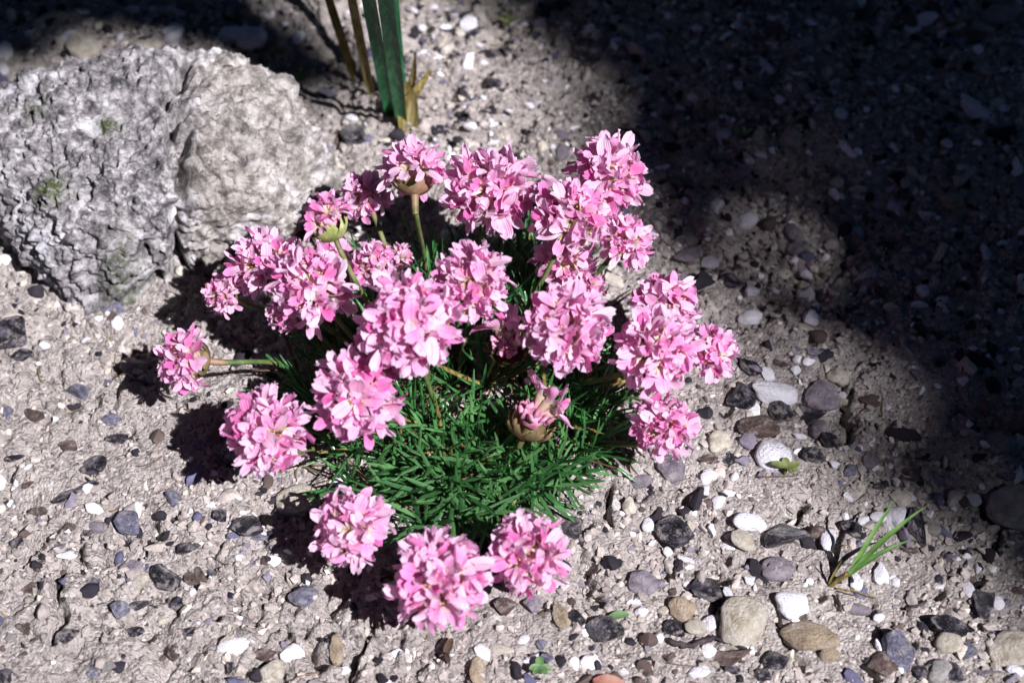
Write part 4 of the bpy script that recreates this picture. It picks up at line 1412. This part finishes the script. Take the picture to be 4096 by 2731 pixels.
s0 = ground_at(3138, 1895)
seed = empty('seedling', s0, 'tiny yellow green seedling under the dazzling white pebble', 'seedling')
V, F = tube([s0 - Vector((0, 0, .001)), s0 + Vector((0, 0, .001)), s0 + Vector((.0002, 0, .0025))], [.0003] * 3, 6)
child('stem', V, F, 'seedling', seed)
for a, L in ((10, .0026), (100, .0022), (172, .0034), (-30, .0024)):
    leaflet(s0 + Vector((.0002, 0, .0024)), (math.cos(R(a)), math.sin(R(a)), .1), L, .0016, .15, 'seedling', seed)
s1 = ground_at(2160, 2690)
clov = empty('seedling', s1, 'small bright green clover like seedling among pebbles at the bottom', 'seedling')
V, F = tube([s1 - Vector((0, 0, .001)), s1 + Vector((0, 0, .001)), s1 + Vector((0, 0, .0022))], [.00025] * 3, 6)
child('stem', V, F, 'clover', clov)
for a, L in ((95, .0023), (190, .0021), (-10, .0022), (230, .0018), (-50, .0018)):
    leaflet(s1 + Vector((0, 0, .0021)), (math.cos(R(a)), math.sin(R(a)), .0), L, .0016, .12, 'clover', clov)
s2 = ground_at(2470, 2478)
lf = empty('fallen_leaf', s2, 'small pale green leaf above the pyramid shaped flint', 'leaf')
leaflet(s2 + Vector((-.0018, 0, .0010)), (1, .1, 0), .004, .0018, .12, 'clover', lf, 'blade')
s3 = ground_at(2345, 455)
for px_, py_, lb in ((2035, 110, 'tiny green sprig on the soil behind the thrift'), (1215, 330, 'tiny green sprig beside the flat bluish stone'), (1110, 240, 'tiny green sprig at the right end of the boulder'), (2965, 560, 'tiny green sprig in the shade beside a white chip')):
    s4 = ground_at(px_, py_)
    sp = empty('sprig', s4, lb, 'sprig')
    for a in (20, 100, 170, 240):
        leaflet(s4 + Vector((0, 0, .0012)), (math.cos(R(a)), math.sin(R(a)), .5), .0032, .0011, .1, 'seedling', sp)

# twigs, dry bits, petals on the ground
def twig(px_pts, r_, label, lift=.0008, mat='twig', name='twig'):
    pts = [ground_at(*p) + Vector((0, 0, lift)) for p in px_pts]
    fine = []
    for a, b in zip(pts[:-1], pts[1:]):
        for t in (0, .25, .5, .75):
            fine.append(a.lerp(b, t) + Vector((random.gauss(0, r_ * .25), random.gauss(0, r_ * .25), random.gauss(0, r_ * .2))))
    fine.append(pts[-1])
    rr_ = [r_ * random.uniform(.75, 1.15) * (1 - .5 * abs(i / (len(fine) - 1) - .4)) for i in range(len(fine))]
    e = link(name, None, None, label, 'twig')
    e.location = pts[0]
    V, F = tube(fine, rr_, 7)
    child('bark', V, F, mat, e)


twig([(2672, 2562), (2700, 2580), (2770, 2588), (2855, 2552)], .0007, 'thick dark twig end under the large rough cream lump')
twig([(2858, 2555), (2920, 2580), (2985, 2602)], .00045, 'thin dark twig under the large rough cream lump')
twig([(3622, 2445), (3665, 2430), (3702, 2408)], .0004, 'short dark twig right of the grass seedling')
twig([(3348, 2385), (3362, 2450)], .0004, 'short upright dark twig left of a lilac pebble')
twig([(2468, 1890), (2440, 1960), (2418, 2010), (2430, 2030)], .00022, 'thin curved root fibre on bare soil by the cushion')
twig([(3180, 1912), (3030, 1915)], .0002, 'hair thin straw left of the yellow green seedling', mat='dead')
twig([(3345, 2360), (3430, 2375), (3500, 2400)], .00022, 'thin brown straw at the foot of the grass seedling', mat='wither')
twig([(3740, 60), (3790, 100), (3800, 108), (3900, 110)], .0009, 'bent pale brown stick in the far shade', mat='dead')
for (px_, py_, L, w, mt, lb, an) in ((1795, 2600, .0040, .0016, 'dead', 'curled dry brown leaf below the front flower heads', 70),
                                     (2440, 2750, .0066, .0030, 'redpetal', 'withered red and yellow leaf at the bottom edge', 170),
                                     (1790, 2640, .0024, .0010, 'dead', 'dark dry leaf scrap below the front flower heads', 110),
                                     (2455, 1615, .0060, .0022, 'wither', 'dry tan leaf under the right hand flowers', 8)):
    p = ground_at(px_, py_)
    e = empty('dry_leaf', p, lb, 'leaf')
    d_ = Vector((math.cos(R(an)), math.sin(R(an)), 0))
    leaflet(p - d_ * L * .5 + Vector((0, 0, .0007 if py_ > 1700 else .006)), d_, L, w, .22, mt, e, 'blade')

# bits of straw and root lying about
bag = Bag()
for _ in range(340):
    x, y = random.uniform(-.13, .13), random.uniform(-.095, .125)
    if in_boulder(x, y): continue
    L, a = random.uniform(.0015, .006), random.uniform(0, 6.28)
    cv = random.gauss(0, .5)
    pts = []
    for i in range(5):
        x += math.cos(a) * L / 4; y += math.sin(a) * L / 4; a += cv / 4
        pts.append(Vector((x, y, hz(x, y) + .0004)))
    V, F = tube(pts, random.uniform(.00006, .00016), 4)
    bag.add(V, F, m=np.full(len(F), random.randrange(3)))
link('plant_litter', bag.mesh('plant_litter', [M['dead'], M['twig'], M['wither']], True), None, 'thin bits of straw and root scattered on the soil', 'litter', kind='stuff')

# ------------------------------------------------------------------ unseen tree, added and shaped so its crown shades the far right
E1, E4 = at(2500, 60), at(4096, 2000)
ed = (E4 - E1).normalized()
nn = Vector((-ed.y, ed.x, 0))
if nn.x < 0: nn = -nn
mid = (E1 + E4) / 2
RC = 0.80
kk_ = 1 / math.sin(SUN_EL) ** 2 - 1                       # the crown's shadow is an ellipse, drawn out along SH
An = (nn + SH * (kk_ * SH.dot(nn))) * RC ** 2
cc = mid + An / math.sqrt(nn.dot(An)) * 0.975 + TOSUN * 2.5
tree = empty('added_shade_tree', (cc.x, cc.y, 0), 'unseen leafy tree added to shade the ground beside the thrift', 'tree')
V, F = tube(bezier(Vector((cc.x, cc.y, -.05)), Vector((cc.x + .03, cc.y, .4)), Vector((cc.x - .03, cc.y + .02, .8)), Vector((cc.x, cc.y, cc.z + .1)), 16), [.035 - .0013 * i for i in range(17)], 10)
tr = child('trunk', V, F, 'bark', tree)
NLF = 105000
r_ = np.random.default_rng(5)
dv = r_.normal(size=(NLF, 3)); dv /= np.linalg.norm(dv, axis=1)[:, None]
rad_ = RC * r_.random(NLF) ** 0.36 * (1 + r_.normal(0, .018, NLF))
pc = dv * rad_[:, None] + np.array(cc)
# an outlying bough, thinner, added unseen to cast dappled shade behind the boulder
B1, B2 = at(-50, 330), at(1150, 60)
bd = (B2 - B1).normalized()
bn = Vector((-bd.y, bd.x, 0))
if bn.y < 0: bn = -bn
RB = 0.24
Bn = (bn + SH * (kk_ * SH.dot(bn))) * RB ** 2
bc = (B1 + B2) / 2 + Bn / math.sqrt(bn.dot(Bn)) + TOSUN * 2.2
NB = 5200
NLF += NB
dB = r_.normal(size=(NB, 3)); dB /= np.linalg.norm(dB, axis=1)[:, None]
pc = np.vstack([pc, dB * (RB * r_.random(NB) ** 0.38 * (1 + r_.normal(0, .03, NB)))[:, None] + np.array(bc)])
V, F = tube(bezier(Vector((cc.x, cc.y, cc.z - .55)), cc.lerp(bc, .3) - Vector((0, 0, .35)), cc.lerp(bc, .7) - Vector((0, 0, .2)), bc, 14), [.016 - .0009 * i for i in range(15)], 8)
child('added_shade_branch', V, F, 'bark', tree)
a = r_.normal(size=(NLF, 3)); a /= np.linalg.norm(a, axis=1)[:, None]
b = np.cross(a, r_.normal(size=(NLF, 3))); b /= np.linalg.norm(b, axis=1)[:, None]
Ls = r_.uniform(.017, .028, NLF)[:, None]
V = np.stack([pc - a * Ls, pc + b * Ls * .6, pc + a * Ls, pc - b * Ls * .6], 1).reshape(-1, 3)
F = np.arange(NLF * 4).reshape(-1, 4)
crown = link('crown', mesh_np('crown', V - np.array(tree.location), F, [M['treeleaf']], False), tree)
print('objects', len(bpy.data.objects), 'stones', len(PLACED))
